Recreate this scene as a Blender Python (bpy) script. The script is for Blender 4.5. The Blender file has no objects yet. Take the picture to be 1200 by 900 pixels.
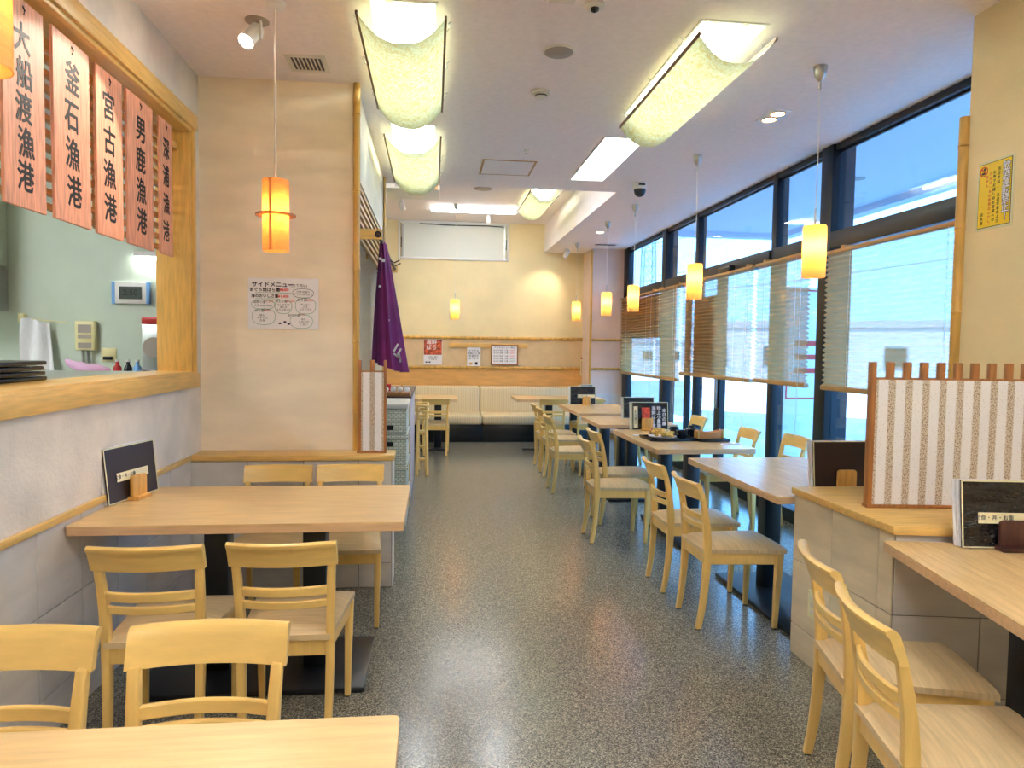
import bpy, bmesh, math, random
from mathutils import Vector, Matrix
random.seed(7)
PI = math.pi
sc = bpy.context.scene
COL = sc.collection

# ------------------------------------------------------------------ camera
def cam_axes(yaw, pitch, roll):
    f = Vector((math.sin(yaw)*math.cos(pitch), math.cos(yaw)*math.cos(pitch), -math.sin(pitch)))
    r = Vector((math.cos(yaw), -math.sin(yaw), 0)); u = r.cross(f)
    return (math.cos(roll)*r+math.sin(roll)*u, -math.sin(roll)*r+math.cos(roll)*u, f)
_r, _u, _f = cam_axes(.11321, .051403, .013118)
cam = bpy.data.objects.new('camera', bpy.data.cameras.new('camera')); COL.objects.link(cam)
cam.data.sensor_width = 36; cam.data.lens = 36*823.18/1200; cam.data.clip_start = .05; cam.data.clip_end = 500
m = Matrix.Identity(4)
for i in range(3):
    m[i][0], m[i][1], m[i][2] = _r[i], _u[i], -_f[i]
m[0][3], m[1][3], m[2][3] = 0, 0, 1.39
cam.matrix_world = m
sc.camera = cam
# ------------------------------------------------------------------ world, exposure
w = bpy.data.worlds.new('world'); sc.world = w; w.use_nodes = True
nt = w.node_tree; bg = nt.nodes['Background']
sky = nt.nodes.new('ShaderNodeTexSky'); sky.sky_type = 'HOSEK_WILKIE'; sky.turbidity = 3.0; sky.ground_albedo = .5
sky.sun_direction = (-.5, -.5, .7)
mixs = nt.nodes.new('ShaderNodeMix'); mixs.data_type = 'RGBA'; mixs.inputs[0].default_value = .25
mixs.inputs[6].default_value = (.17, .53, 1.0, 1)
nt.links.new(sky.outputs[0], mixs.inputs[7]); nt.links.new(mixs.outputs[2], bg.inputs[0])
bg.inputs[1].default_value = 2.6
sc.view_settings.view_transform = 'Standard'; sc.view_settings.look = 'None'
sc.view_settings.exposure = 1.85; sc.view_settings.gamma = 1; sc.view_settings.use_curve_mapping = False
sun = bpy.data.objects.new('sun', bpy.data.lights.new('sun', 'SUN')); COL.objects.link(sun)
sun.data.energy = 2.2; sun.data.angle = .02; sun.data.color = (1, .95, .88)
sun.rotation_euler = Vector((.55, .45, -.75)).to_track_quat('-Z', 'Y').to_euler()
for yc, zc, ly, lz in ((6.8, 1.1, 7.4, 2.0), (6.8, 2.5, 7.4, .55)):
    p = bpy.data.objects.new('window_portal', bpy.data.lights.new('window_portal', 'AREA')); COL.objects.link(p)
    p.data.shape = 'RECTANGLE'; p.data.size = lz; p.data.size_y = ly; p.data.cycles.is_portal = True
    p.location = (3.02, yc, zc); p.rotation_euler = (0, PI/2, 0)

# ------------------------------------------------------------------ helpers
def lin(c):
    return tuple((v/255/12.92 if v/255 <= .04045 else ((v/255+.055)/1.055)**2.4) for v in c)+(1,)
class MB:
    def __init__(s): s.v = []; s.f = []
    def add(s, vs, fs):
        n = len(s.v); s.v += [tuple(v) for v in vs]; s.f += [tuple(i+n for i in f) for f in fs]; return s
    def box(s, x0, x1, y0, y1, z0, z1, M=None):
        vs = [Vector((x, y, z)) for z in (z0, z1) for y in (y0, y1) for x in (x0, x1)]
        if M is not None: vs = [M @ v for v in vs]
        return s.add(vs, [(0,2,3,1),(4,5,7,6),(0,1,5,4),(2,6,7,3),(0,4,6,2),(1,3,7,5)])
    def prism(s, poly, z0, z1, M=None):
        n = len(poly); vs = [Vector((x, y, z)) for z in (z0, z1) for x, y in poly]
        if M is not None: vs = [M @ v for v in vs]
        return s.add(vs, [tuple(range(n))[::-1], tuple(range(n, 2*n))]+[(i, (i+1) % n, n+(i+1) % n, n+i) for i in range(n)])
    def lathe(s, prof, n=24, M=None, cap0=True, cap1=True):
        vs = []
        for r, z in prof:
            for k in range(n):
                a = 2*PI*k/n; v = Vector((r*math.cos(a), r*math.sin(a), z)); vs.append(M @ v if M is not None else v)
        fs = [(j*n+k, j*n+(k+1) % n, (j+1)*n+(k+1) % n, (j+1)*n+k) for j in range(len(prof)-1) for k in range(n)]
        if cap0: fs.append(tuple(range(n))[::-1])
        if cap1: fs.append(tuple(range((len(prof)-1)*n, len(prof)*n)))
        return s.add(vs, fs)
    def cyl(s, p0, p1, r0, r1=None, n=12):
        p0 = Vector(p0); p1 = Vector(p1); d = p1-p0
        M = Matrix.Translation(p0) @ d.to_track_quat('Z', 'Y').to_matrix().to_4x4()
        return s.lathe([(r0, 0), (r0 if r1 is None else r1, d.length)], n, M)
    def tube(s, pts, r, n=8):
        pts = [Vector(p) for p in pts]; rings = []
        for i, p in enumerate(pts):
            d = (pts[min(i+1, len(pts)-1)]-pts[max(i-1, 0)]).normalized(); q = d.to_track_quat('Z', 'Y')
            rings.append([p+q @ Vector((r*math.cos(2*PI*k/n), r*math.sin(2*PI*k/n), 0)) for k in range(n)])
        return s.loft(rings)
    def loft(s, rings):
        n = len(rings[0]); vs = [v for r in rings for v in r]
        fs = [(j*n+k, j*n+(k+1) % n, (j+1)*n+(k+1) % n, (j+1)*n+k) for j in range(len(rings)-1) for k in range(n)]
        fs += [tuple(range(n))[::-1], tuple(range((len(rings)-1)*n, len(rings)*n))]
        return s.add(vs, fs)
    def grid(s, rows):
        nc = len(rows[0]); vs = [v for r in rows for v in r]
        return s.add(vs, [(j*nc+k, j*nc+k+1, (j+1)*nc+k+1, (j+1)*nc+k) for j in range(len(rows)-1) for k in range(nc-1)])
    def mesh(s, name, bevel=0, seg=2, smooth=None, thick=0):
        me = bpy.data.meshes.new(name); me.from_pydata(s.v, [], s.f); me.validate()
        bm = bmesh.new(); bm.from_mesh(me)
        if thick:
            bmesh.ops.recalc_face_normals(bm, faces=bm.faces)
            bmesh.ops.solidify(bm, geom=bm.faces[:], thickness=thick)
        bmesh.ops.recalc_face_normals(bm, faces=bm.faces)
        if bevel:
            es = [e for e in bm.edges if len(e.link_faces) == 2 and e.calc_face_angle(0) > .6]
            bmesh.ops.bevel(bm, geom=es, offset=bevel, segments=seg, profile=.5, affect='EDGES', clamp_overlap=True)
        bm.to_mesh(me); bm.free()
        if smooth is not None or bevel:
            me.polygons.foreach_set('use_smooth', [True]*len(me.polygons))
            me.set_sharp_from_angle(angle=math.radians(smooth if smooth else 35))
        return me
    def build(s, name, mat, parent=None, bevel=0, seg=2, smooth=None, thick=0, loc=None, rot=None):
        return link(name, s.mesh(name, bevel, seg, smooth, thick), mat, parent, loc, rot)
def link(name, me, mat, parent=None, loc=None, rot=None):
    o = bpy.data.objects.new(name, me); COL.objects.link(o)
    if mat and not me.materials: me.materials.append(mat)
    if parent: o.parent = parent
    if loc: o.location = loc
    if rot: o.rotation_euler = rot
    return o
def B(name, mat, dims, parent=None, bevel=0, seg=2):
    return MB().box(*dims).build(name, mat, parent, bevel, seg)
def tag(o, label=None, cat=None, group=None, kind=None):
    for k, v in (('label', label), ('category', cat), ('group', group), ('kind', kind)):
        if v: o[k] = v
    return o
def empty(name, loc=(0, 0, 0), rz=0):
    o = bpy.data.objects.new(name, None); COL.objects.link(o); o.location = loc; o.rotation_euler = (0, 0, rz); o.empty_display_size = .1
    return o
def thing(name, label, cat, loc=(0, 0, 0), rz=0, group=None):
    return tag(empty(name, loc, rz), label, cat, group)
def struct(name, mb, mat, parent=None, **k):
    o = mb.build(name, mat, parent, **k)
    if not parent: o['kind'] = 'structure'
    return o
def copy_tree(o, parent=None):
    c = o.copy(); COL.objects.link(c); c.parent = parent
    for ch in list(o.children): copy_tree(ch, c)
    return c
def rounded(x0, x1, y0, y1, r, n=4):
    out = []
    for cx, cy, a0 in ((x1-r, y1-r, 0), (x0+r, y1-r, PI/2), (x0+r, y0+r, PI), (x1-r, y0+r, 1.5*PI)):
        for k in range(n+1):
            a = a0+PI/2*k/n; out.append((cx+r*math.cos(a), cy+r*math.sin(a)))
    return out
# text: converted to flat meshes
def text(name, body, size, mat, parent, loc, rot, line=1.0, off=0, ext=.0004, ax='CENTER', ay='CENTER', xs=1.0):
    c = bpy.data.curves.new(name, 'FONT'); c.body = body; c.size = size; c.align_x = ax; c.align_y = ay
    c.space_line = line; c.offset = 0; c.extrude = ext; c.resolution_u = 2
    o = bpy.data.objects.new(name, c); COL.objects.link(o)
    bpy.context.view_layer.update()
    me = bpy.data.meshes.new_from_object(o.evaluated_get(bpy.context.evaluated_depsgraph_get()))
    bpy.data.objects.remove(o); bpy.data.curves.remove(c)
    if off > .0005 and 'outline' not in name:
        bm = bmesh.new()
        for k, (dx, dy) in enumerate(((-off, 0), (off, 0), (0, off*1.2), (0, -off*1.2))):
            n0 = len(bm.verts); bm.from_mesh(me); bm.verts.ensure_lookup_table()
            for v in bm.verts[n0:]: v.co.x += dx; v.co.y += dy; v.co.z += .00004*k
        bm.to_mesh(me); bm.free()
    if xs != 1.0:
        for v in me.vertices: v.co.x *= xs
    me.materials.clear()
    return link(name, me, mat, parent, loc, rot)

# ------------------------------------------------------------------ materials
def newmat(name):
    m = bpy.data.materials.new(name); m.use_nodes = True
    return m, m.node_tree, m.node_tree.nodes['Principled BSDF']
def mat(name, c, rough=.5, metal=0, spec=.5, var=0, scale=8, bump=0, bscale=60, stretch=(1, 1, 1), emit=None, es=0, bdist=.004):
    m, t, b = newmat(name)
    b.inputs['Roughness'].default_value = rough; b.inputs['Metallic'].default_value = metal
    b.inputs['Specular IOR Level'].default_value = spec; b.inputs['Base Color'].default_value = lin(c)
    if var or bump:
        tc = t.nodes.new('ShaderNodeTexCoord'); mp = t.nodes.new('ShaderNodeMapping'); mp.inputs['Scale'].default_value = stretch
        t.links.new(tc.outputs['Object'], mp.inputs[0])
    if var:
        n = t.nodes.new('ShaderNodeTexNoise'); n.inputs['Scale'].default_value = scale; n.inputs['Detail'].default_value = 5
        r = t.nodes.new('ShaderNodeValToRGB')
        r.color_ramp.elements[0].color = lin([max(0, v*(1-var)) for v in c]); r.color_ramp.elements[1].color = lin([min(255, v*(1+var)) for v in c])
        r.color_ramp.elements[0].position = .3; r.color_ramp.elements[1].position = .7
        t.links.new(mp.outputs[0], n.inputs['Vector']); t.links.new(n.outputs[0], r.inputs[0]); t.links.new(r.outputs[0], b.inputs['Base Color'])
    if bump:
        n2 = t.nodes.new('ShaderNodeTexNoise'); n2.inputs['Scale'].default_value = bscale; n2.inputs['Detail'].default_value = 4
        bp = t.nodes.new('ShaderNodeBump'); bp.inputs['Strength'].default_value = bump; bp.inputs['Distance'].default_value = bdist
        t.links.new(mp.outputs[0], n2.inputs['Vector']); t.links.new(n2.outputs[0], bp.inputs['Height']); t.links.new(bp.outputs[0], b.inputs['Normal'])
    if emit:
        b.inputs['Emission Color'].default_value = lin(emit); b.inputs['Emission Strength'].default_value = es
    return m
def wood(name, c, axis='x', rough=.35, var=.12, fine=1.0):
    st = {'x': (1.2, 14, 14), 'y': (14, 1.2, 14), 'z': (14, 14, 1.2)}[axis]
    return mat(name, c, rough, 0, .45, var, 5*fine, .12, 30, st)
def cloth_mix(name, c, trans=.5, clear=0.0, rough=.8, var=0, scale=30, stretch=(1, 1, 1), c2=None, dist=0):
    """diffuse + translucent sheet, optionally a little see-through (sheer fabric, paper)"""
    m = bpy.data.materials.new(name); m.use_nodes = True; t = m.node_tree; t.nodes.clear()
    out = t.nodes.new('ShaderNodeOutputMaterial'); d = t.nodes.new('ShaderNodeBsdfDiffuse'); tr = t.nodes.new('ShaderNodeBsdfTranslucent')
    mx = t.nodes.new('ShaderNodeMixShader'); mx.inputs[0].default_value = trans
    d.inputs[0].default_value = lin(c); tr.inputs[0].default_value = lin(c)
    if var or c2:
        tc = t.nodes.new('ShaderNodeTexCoord'); mp = t.nodes.new('ShaderNodeMapping'); mp.inputs['Scale'].default_value = stretch
        n = t.nodes.new('ShaderNodeTexNoise'); n.inputs['Scale'].default_value = scale; n.inputs['Detail'].default_value = 6; n.inputs['Roughness'].default_value = .65; n.inputs['Distortion'].default_value = dist
        r = t.nodes.new('ShaderNodeValToRGB'); r.color_ramp.elements[0].position = .38; r.color_ramp.elements[1].position = .62
        r.color_ramp.elements[0].color = lin(c2 if c2 else [v*(1-var) for v in c]); r.color_ramp.elements[1].color = lin(c)
        t.links.new(tc.outputs['Object'], mp.inputs[0]); t.links.new(mp.outputs[0], n.inputs['Vector']); t.links.new(n.outputs[0], r.inputs[0])
        t.links.new(r.outputs[0], d.inputs[0]); t.links.new(r.outputs[0], tr.inputs[0])
    t.links.new(d.outputs[0], mx.inputs[1]); t.links.new(tr.outputs[0], mx.inputs[2])
    res = mx
    if clear:
        tp = t.nodes.new('ShaderNodeBsdfTransparent'); m2 = t.nodes.new('ShaderNodeMixShader'); m2.inputs[0].default_value = clear
        t.links.new(mx.outputs[0], m2.inputs[1]); t.links.new(tp.outputs[0], m2.inputs[2]); res = m2
    t.links.new(res.outputs[0], out.inputs[0])
    return m
def glass_pane(name, tint, refl=.10):
    m = bpy.data.materials.new(name); m.use_nodes = True; t = m.node_tree; t.nodes.clear()
    out = t.nodes.new('ShaderNodeOutputMaterial'); tp = t.nodes.new('ShaderNodeBsdfTransparent'); g = t.nodes.new('ShaderNodeBsdfGlossy')
    lw = t.nodes.new('ShaderNodeLayerWeight'); pw = t.nodes.new('ShaderNodeMath'); pw.operation = 'POWER'; pw.inputs[1].default_value = 5
    fr = t.nodes.new('ShaderNodeMath'); fr.operation = 'MULTIPLY_ADD'; fr.inputs[1].default_value = .9; fr.inputs[2].default_value = refl*.4
    t.links.new(lw.outputs['Facing'], pw.inputs[0]); t.links.new(pw.outputs[0], fr.inputs[0])
    mx = t.nodes.new('ShaderNodeMixShader'); tp.inputs[0].default_value = tint; g.inputs['Roughness'].default_value = .02
    t.links.new(fr.outputs[0], mx.inputs[0]); t.links.new(tp.outputs[0], mx.inputs[1]); t.links.new(g.outputs[0], mx.inputs[2])
    t.links.new(mx.outputs[0], out.inputs[0])
    return m
def emitter(name, c, s):
    m = bpy.data.materials.new(name); m.use_nodes = True; t = m.node_tree; t.nodes.clear()
    out = t.nodes.new('ShaderNodeOutputMaterial'); e = t.nodes.new('ShaderNodeEmission')
    e.inputs[0].default_value = lin(c); e.inputs[1].default_value = s; t.links.new(e.outputs[0], out.inputs[0])
    return m

M = {}
M['plaster'] = mat('beige_wall_cloth', (243, 228, 204), .85, var=.03, scale=3, bump=.35, bscale=120, stretch=(1, 1, 3))
M['plaster_l'] = mat('grey_beige_plaster', (224, 214, 202), .9, var=.05, scale=5, bump=.6, bscale=70)
M['plaster_b'] = mat('cream_wall_cloth', (240, 222, 174), .85, var=.02, scale=3, bump=.3, bscale=120)
M['plaster_r'] = mat('yellow_cream_wall_cloth', (240, 220, 172), .85, var=.015, scale=4, bump=.3, bscale=120, stretch=(1, 1, 2))
M['band'] = mat('grey_beige_band', (222, 194, 150), .85, var=.03, scale=6)
M['band_wood'] = mat('tan_panel', (226, 172, 98), .5, var=.05, scale=4, stretch=(1, 6, 6))
M['colwhite'] = mat('pinkish_column_cloth', (226, 204, 190), .85, var=.02, scale=4)
M['ceiling'] = mat('ceiling_cloth', (246, 235, 231), .9, var=.015, scale=30, bump=.4, bscale=200)
M['tile'] = mat('pale_stone_tile', (214, 205, 196), .3, var=.05, scale=2.5, stretch=(1, 1, 5))
M['tile2'] = mat('warm_stone_tile', (218, 200, 168), .3, var=.07, scale=2.5, stretch=(1, 1, 5))
M['grout'] = mat('grey_grout', (150, 140, 130), .9)
M['chairwood'] = wood('maple_chair_wood', (236, 194, 112), 'z', .3, .03, .7)
M['railwood'] = wood('maple_rail_wood', (238, 198, 116), 'y', .28, .03, .7)
M['tabletop'] = wood('beech_table_veneer', (230, 194, 138), 'x', .3, .05)
M['tabletop_y'] = wood('beech_table_veneer_long', (230, 194, 140), 'y', .22, .05)
M['edge'] = wood('beech_edge_band', (218, 178, 134), 'x', .4, .05)
M['trim'] = wood('golden_trim_wood', (228, 184, 106), 'y', .35, .06)
M['trimx'] = wood('golden_trim_wood_cross', (228, 184, 106), 'x', .35, .06)
M['trimz'] = wood('golden_trim_wood_upright', (226, 180, 98), 'z', .35, .07)
M['slat'] = wood('lattice_slat_wood', (196, 146, 82), 'y', .45, .08)
M['brown'] = wood('brown_screen_wood', (170, 112, 62), 'z', .4, .1)
M['darkwood'] = wood('dark_rosewood', (72, 40, 36), 'z', .35, .15)
M['cedar'] = wood('pink_cedar_board', (226, 160, 128), 'z', .55, .12, 1.6)
M['block'] = wood('holder_block_wood', (222, 166, 84), 'z', .4, .08)
M['bamboo'] = mat('bamboo_culm', (214, 168, 84), .35, var=.1, scale=4, stretch=(6, 6, 1))
M['seat'] = mat('beige_striped_vinyl', (212, 184, 138), .45, var=.06, scale=3, stretch=(30, 2, 2))
M['black'] = mat('black_painted_steel', (26, 26, 30), .35)
M['plastic_black'] = mat('black_plastic', (18, 18, 20), .25)
M['frame'] = mat('black_window_frame', (20, 21, 27), .4)
M['white'] = mat('white_paint', (236, 234, 230), .5)
M['offwhite'] = mat('off_white_plastic', (226, 220, 206), .45)
M['paper'] = mat('white_paper', (240, 236, 238), .6)
M['chrome'] = mat('brushed_nickel', (190, 186, 180), .3, metal=1)
M['grey'] = mat('speaker_grey_mesh', (170, 158, 146), .7)
M['ink'] = mat('black_ink', (26, 22, 24), .6)
M['inknavy'] = mat('navy_marker', (34, 34, 80), .6)
M['inkred'] = mat('red_marker', (222, 60, 56), .6)
M['inkgreen'] = mat('green_marker', (60, 150, 120), .6)
M['cord'] = mat('white_cord', (236, 228, 214), .5)
M['shade'] = cloth_mix('washi_paper', (196, 206, 184), .24, c2=(184, 172, 122), scale=34, stretch=(1, .7, 1), dist=1.6)
M['railstick'] = mat('brown_shade_stick', (120, 82, 52), .5)
M['tube'] = emitter('fluorescent_tube', (244, 255, 240), 8)
M['tube_fill'] = emitter('added_fill_tube', (240, 247, 255), 16)  # stronger tube for the unseen fixtures added as fill
M['tube_kitchen'] = emitter('kitchen_fluorescent_tube', (246, 250, 255), 26)
M['tube_cool'] = emitter('cool_fluorescent_tube', (246, 250, 250), 11)
M['pend'] = cloth_mix('opal_amber_glass', (252, 226, 172), .7)
M['veneer'] = cloth_mix('maple_veneer_shade', (246, 206, 146), .55, var=.07, scale=5, stretch=(3, 3, 12))
M['bulb'] = emitter('warm_bulb', (255, 214, 150), 26)
M['spot'] = emitter('spot_led', (255, 236, 210), 60)
M['down'] = emitter('warm_downlight', (255, 190, 110), 14)
M['blind'] = cloth_mix('sheer_pleated_blind', (224, 180, 122), .6, .25)
M['blindrail'] = mat('tan_blind_rail', (186, 142, 84), .5)
M['glass'] = glass_pane('window_glass', (.88, .93, 1, 1))
M['roller'] = mat('white_roller_screen', (228, 230, 220), .7)
M['noren'] = mat('purple_curtain_cloth', (112, 26, 96), .75, var=.12, scale=6)
M['sofa'] = mat('cream_ribbed_vinyl', (226, 204, 160), .5)
def wicker():
    m, t, b = newmat('pale_wicker'); b.inputs['Roughness'].default_value = .6
    tc = t.nodes.new('ShaderNodeTexCoord'); mp = t.nodes.new('ShaderNodeMapping'); mp.inputs['Rotation'].default_value = (PI/2, 0, 0); br = t.nodes.new('ShaderNodeTexBrick')
    br.inputs['Scale'].default_value = 14; br.inputs['Color1'].default_value = lin((222, 222, 204)); br.inputs['Color2'].default_value = lin((204, 204, 180)); br.inputs['Mortar'].default_value = lin((150, 146, 120)); br.inputs['Mortar Size'].default_value = .03
    t.links.new(tc.outputs['Object'], mp.inputs[0]); t.links.new(mp.outputs[0], br.inputs[0]); t.links.new(br.outputs[0], b.inputs['Base Color'])
    return m
M['basket'] = wicker()
M['lav'] = mat('lavender_laminate', (206, 194, 196), .4)
M['kitchen'] = mat('pale_green_kitchen_wall', (206, 218, 200), .6, var=.02, scale=3)
M['steel'] = mat('stainless_steel', (196, 198, 198), .3, metal=.9)
M['cream'] = mat('cream_plastic', (232, 222, 164), .4)
M['lcd'] = mat('lcd_grey', (70, 78, 70), .3)
M['blue'] = mat('light_blue_plastic', (120, 176, 232), .4)
M['towel'] = mat('white_towel', (238, 238, 240), .95, bump=.8, bscale=90)
M['pink'] = mat('pink_plastic_bag', (238, 188, 226), .35)
M['red'] = mat('red_plastic', (206, 44, 40), .4)
M['yellow'] = mat('yellow_print', (248, 212, 20), .3)
M['lamin'] = mat('clear_laminate_margin', (232, 226, 186), .15)
M['ivory'] = mat('ivory_plate', (232, 226, 180), .4)
M['menu'] = mat('glossy_black_menu', (26, 24, 28), .08, var=.3, scale=6, bump=1, bscale=7, stretch=(1, 1, 2.5), bdist=.06)
M['menubrown'] = mat('dark_brown_menu_cover', (52, 38, 30), .4, bump=.5, bscale=6)
M['photo'] = mat('printed_photo', (176, 70, 44), .35, var=.7, scale=26)
M['photo_red'] = mat('printed_red_dish', (206, 62, 40), .35, var=.4, scale=40)
M['labelstrip'] = mat('cream_label_strip', (244, 232, 190), .5)
M['tempura'] = mat('golden_fried_batter', (226, 176, 88), .7, var=.2, scale=60, bump=1, bscale=120)
M['ceramic_dark'] = mat('dark_glazed_ceramic', (34, 34, 40), .2)
M['board_orange'] = mat('orange_lacquer', (222, 150, 88), .35)
M['concrete'] = mat('pale_concrete', (206, 208, 210), .9, var=.04, scale=2)
M['asphalt'] = mat('light_grey_asphalt', (118, 128, 140), .9, var=.08, scale=.4)
M['soffit'] = mat('white_soffit', (224, 222, 232), .8)
M['carwhite'] = mat('white_car_paint', (240, 242, 246), .2)
M['carglass'] = mat('dark_car_glass', (40, 48, 60), .1)
M['rubber'] = mat('black_rubber', (24, 24, 26), .8)
M['towersteel'] = mat('galvanised_steel', (120, 140, 170), .6)
M['speck'] = None
def speckled(name, base, dark, scale=260, rough=.7, clear=0.0):
    m, t, b = newmat(name); b.inputs['Roughness'].default_value = rough
    tc = t.nodes.new('ShaderNodeTexCoord'); n = t.nodes.new('ShaderNodeTexNoise'); n.inputs['Scale'].default_value = scale; n.inputs['Detail'].default_value = 2
    r = t.nodes.new('ShaderNodeValToRGB'); r.color_ramp.elements[0].color = lin(dark); r.color_ramp.elements[1].color = lin(base)
    r.color_ramp.elements[0].position = .36; r.color_ramp.elements[1].position = .44
    t.links.new(tc.outputs['Object'], n.inputs['Vector']); t.links.new(n.outputs[0], r.inputs[0]); t.links.new(r.outputs[0], b.inputs['Base Color'])
    if clear: b.inputs['Alpha'].default_value = 1-clear
    return m
def stripe_mat():
    m, t, b = newmat('striped_speckled_screen_panel'); b.inputs['Roughness'].default_value = .35
    tc = t.nodes.new('ShaderNodeTexCoord'); sx = t.nodes.new('ShaderNodeSeparateXYZ'); t.links.new(tc.outputs['Object'], sx.inputs[0])
    a = t.nodes.new('ShaderNodeMath'); a.operation = 'MULTIPLY_ADD'; a.inputs[1].default_value = 2*PI/.068; a.inputs[2].default_value = -.084*2*PI/.068+PI/2
    sn = t.nodes.new('ShaderNodeMath'); sn.operation = 'SINE'; st = t.nodes.new('ShaderNodeMapRange'); st.inputs[1].default_value = .05; st.inputs[2].default_value = .45
    t.links.new(sx.outputs[0], a.inputs[0]); t.links.new(a.outputs[0], sn.inputs[0]); t.links.new(sn.outputs[0], st.inputs[0])
    n = t.nodes.new('ShaderNodeTexNoise'); n.inputs['Scale'].default_value = 210; n.inputs['Detail'].default_value = 2; t.links.new(tc.outputs['Object'], n.inputs['Vector'])
    def ramp(c0, c1, p):
        r = t.nodes.new('ShaderNodeValToRGB'); r.color_ramp.elements[0].color = lin(c0); r.color_ramp.elements[1].color = lin(c1)
        r.color_ramp.elements[0].position = p-.03; r.color_ramp.elements[1].position = p+.03; t.links.new(n.outputs[0], r.inputs[0]); return r
    r1 = ramp((206, 198, 194), (240, 238, 240), .36); r2 = ramp((150, 124, 104), (214, 200, 182), .46)
    mx = t.nodes.new('ShaderNodeMix'); mx.data_type = 'RGBA'
    t.links.new(st.outputs[0], mx.inputs[0]); t.links.new(r1.outputs[0], mx.inputs[6]); t.links.new(r2.outputs[0], mx.inputs[7]); t.links.new(mx.outputs[2], b.inputs['Base Color'])
    return m
M['speck'] = stripe_mat()
def floor_mat():
    m, t, b = newmat('speckled_terrazzo_floor'); b.inputs['Roughness'].default_value = .2; b.inputs['Specular IOR Level'].default_value = .65
    tc = t.nodes.new('ShaderNodeTexCoord'); vo = t.nodes.new('ShaderNodeTexVoronoi'); vo.inputs['Scale'].default_value = 270
    r = t.nodes.new('ShaderNodeValToRGB'); els = r.color_ramp.elements
    els[0].position = 0; els[0].color = lin((60, 58, 52)); els[1].position = 1; els[1].color = lin((200, 192, 172))
    for p, c in ((.3, (98, 96, 86)), (.55, (130, 126, 112)), (.8, (158, 152, 134))):
        e = els.new(p); e.color = lin(c)
    n = t.nodes.new('ShaderNodeTexNoise'); n.inputs['Scale'].default_value = 90; n.inputs['Detail'].default_value = 3
    bp = t.nodes.new('ShaderNodeBump'); bp.inputs['Strength'].default_value = .12; bp.inputs['Distance'].default_value = .002
    sp = t.nodes.new('ShaderNodeSeparateColor')
    t.links.new(tc.outputs['Object'], vo.inputs['Vector']); t.links.new(vo.outputs['Color'], sp.inputs[0]); t.links.new(sp.outputs[0], r.inputs[0])
    t.links.new(r.outputs[0], b.inputs['Base Color']); t.links.new(tc.outputs['Object'], n.inputs['Vector'])
    t.links.new(n.outputs[0], bp.inputs['Height']); t.links.new(bp.outputs[0], b.inputs['Normal'])
    return m
M['floor'] = floor_mat()
def sofa_mat():
    m, t, b = newmat('cream_ribbed_vinyl_sofa'); b.inputs['Roughness'].default_value = .5
    tc = t.nodes.new('ShaderNodeTexCoord'); wv = t.nodes.new('ShaderNodeTexWave'); wv.inputs['Scale'].default_value = 9; wv.bands_direction = 'X'
    r = t.nodes.new('ShaderNodeValToRGB'); r.color_ramp.elements[0].color = lin((214, 190, 146)); r.color_ramp.elements[1].color = lin((230, 208, 164)); r.color_ramp.elements[1].position = .35
    t.links.new(tc.outputs['Object'], wv.inputs['Vector']); t.links.new(wv.outputs[0], r.inputs[0]); t.links.new(r.outputs[0], b.inputs['Base Color'])
    return m
M['sofa'] = sofa_mat()

# ================================================================== STRUCTURE
XL, XW, XR, CEIL, HI, YB, YC = -1.335, 2.93, 2.42, 2.91, 3.35, 11.15, 10.55
struct('floor', MB().box(-4.4, 3.0, -2.6, 11.3, -.1, 0), M['floor'])
# ceiling with holes for the recessed light boxes
TROF = [(-.287, .007, 3.21, 4.41), (-.297, .009, 4.94, 6.2), (1.222, 1.54, 3.2, 4.5), (1.22, 1.52, 5.015, 6.305),
        (-.287, .007, .2, 1.4), (1.222, 1.54, .2, 1.4), (-.287, .007, -1.7, -.5), (1.222, 1.54, -1.7, -.5)]
HOLES_HI = [(1.2, 1.5, 8.55, 9.75), (-.29, .01, 7.0, 8.2), (.6, .9, 7.0, 8.2)]
def holed(mb, x0, x1, y0, y1, z, holes):
    xs = sorted({x0, x1, *[h[0] for h in holes], *[h[1] for h in holes]}); ys = sorted({y0, y1, *[h[2] for h in holes], *[h[3] for h in holes]})
    for i in range(len(xs)-1):
        for j in range(len(ys)-1):
            cx, cy = (xs[i]+xs[i+1])/2, (ys[j]+ys[j+1])/2
            if any(h[0] < cx < h[1] and h[2] < cy < h[3] for h in holes): continue
            mb.add([(xs[i], ys[j], z), (xs[i+1], ys[j], z), (xs[i+1], ys[j+1], z), (xs[i], ys[j+1], z)], [(0, 3, 2, 1)])
mb = MB(); holed(mb, -1.6, 3.0, -2.6, 6.74, CEIL, TROF); holed(mb, 1.76, 3.0, 6.74, 11.3, CEIL, [])
holed(mb, -1.6, 1.76, 6.74, 11.3, HI, HOLES_HI)
mb.add([(-1.6, 6.74, CEIL), (1.76, 6.74, CEIL), (1.76, 6.74, HI), (-1.6, 6.74, HI)], [(0, 1, 2, 3)])
mb.add([(1.76, 6.74, CEIL), (1.76, 11.3, CEIL), (1.76, 11.3, HI), (1.76, 6.74, HI)], [(0, 1, 2, 3)])
mb.box(-4.4, 3.05, -2.7, 11.4, 3.6, 3.7)
ceil_o = struct('ceiling', mb, M['ceiling'])
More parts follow.
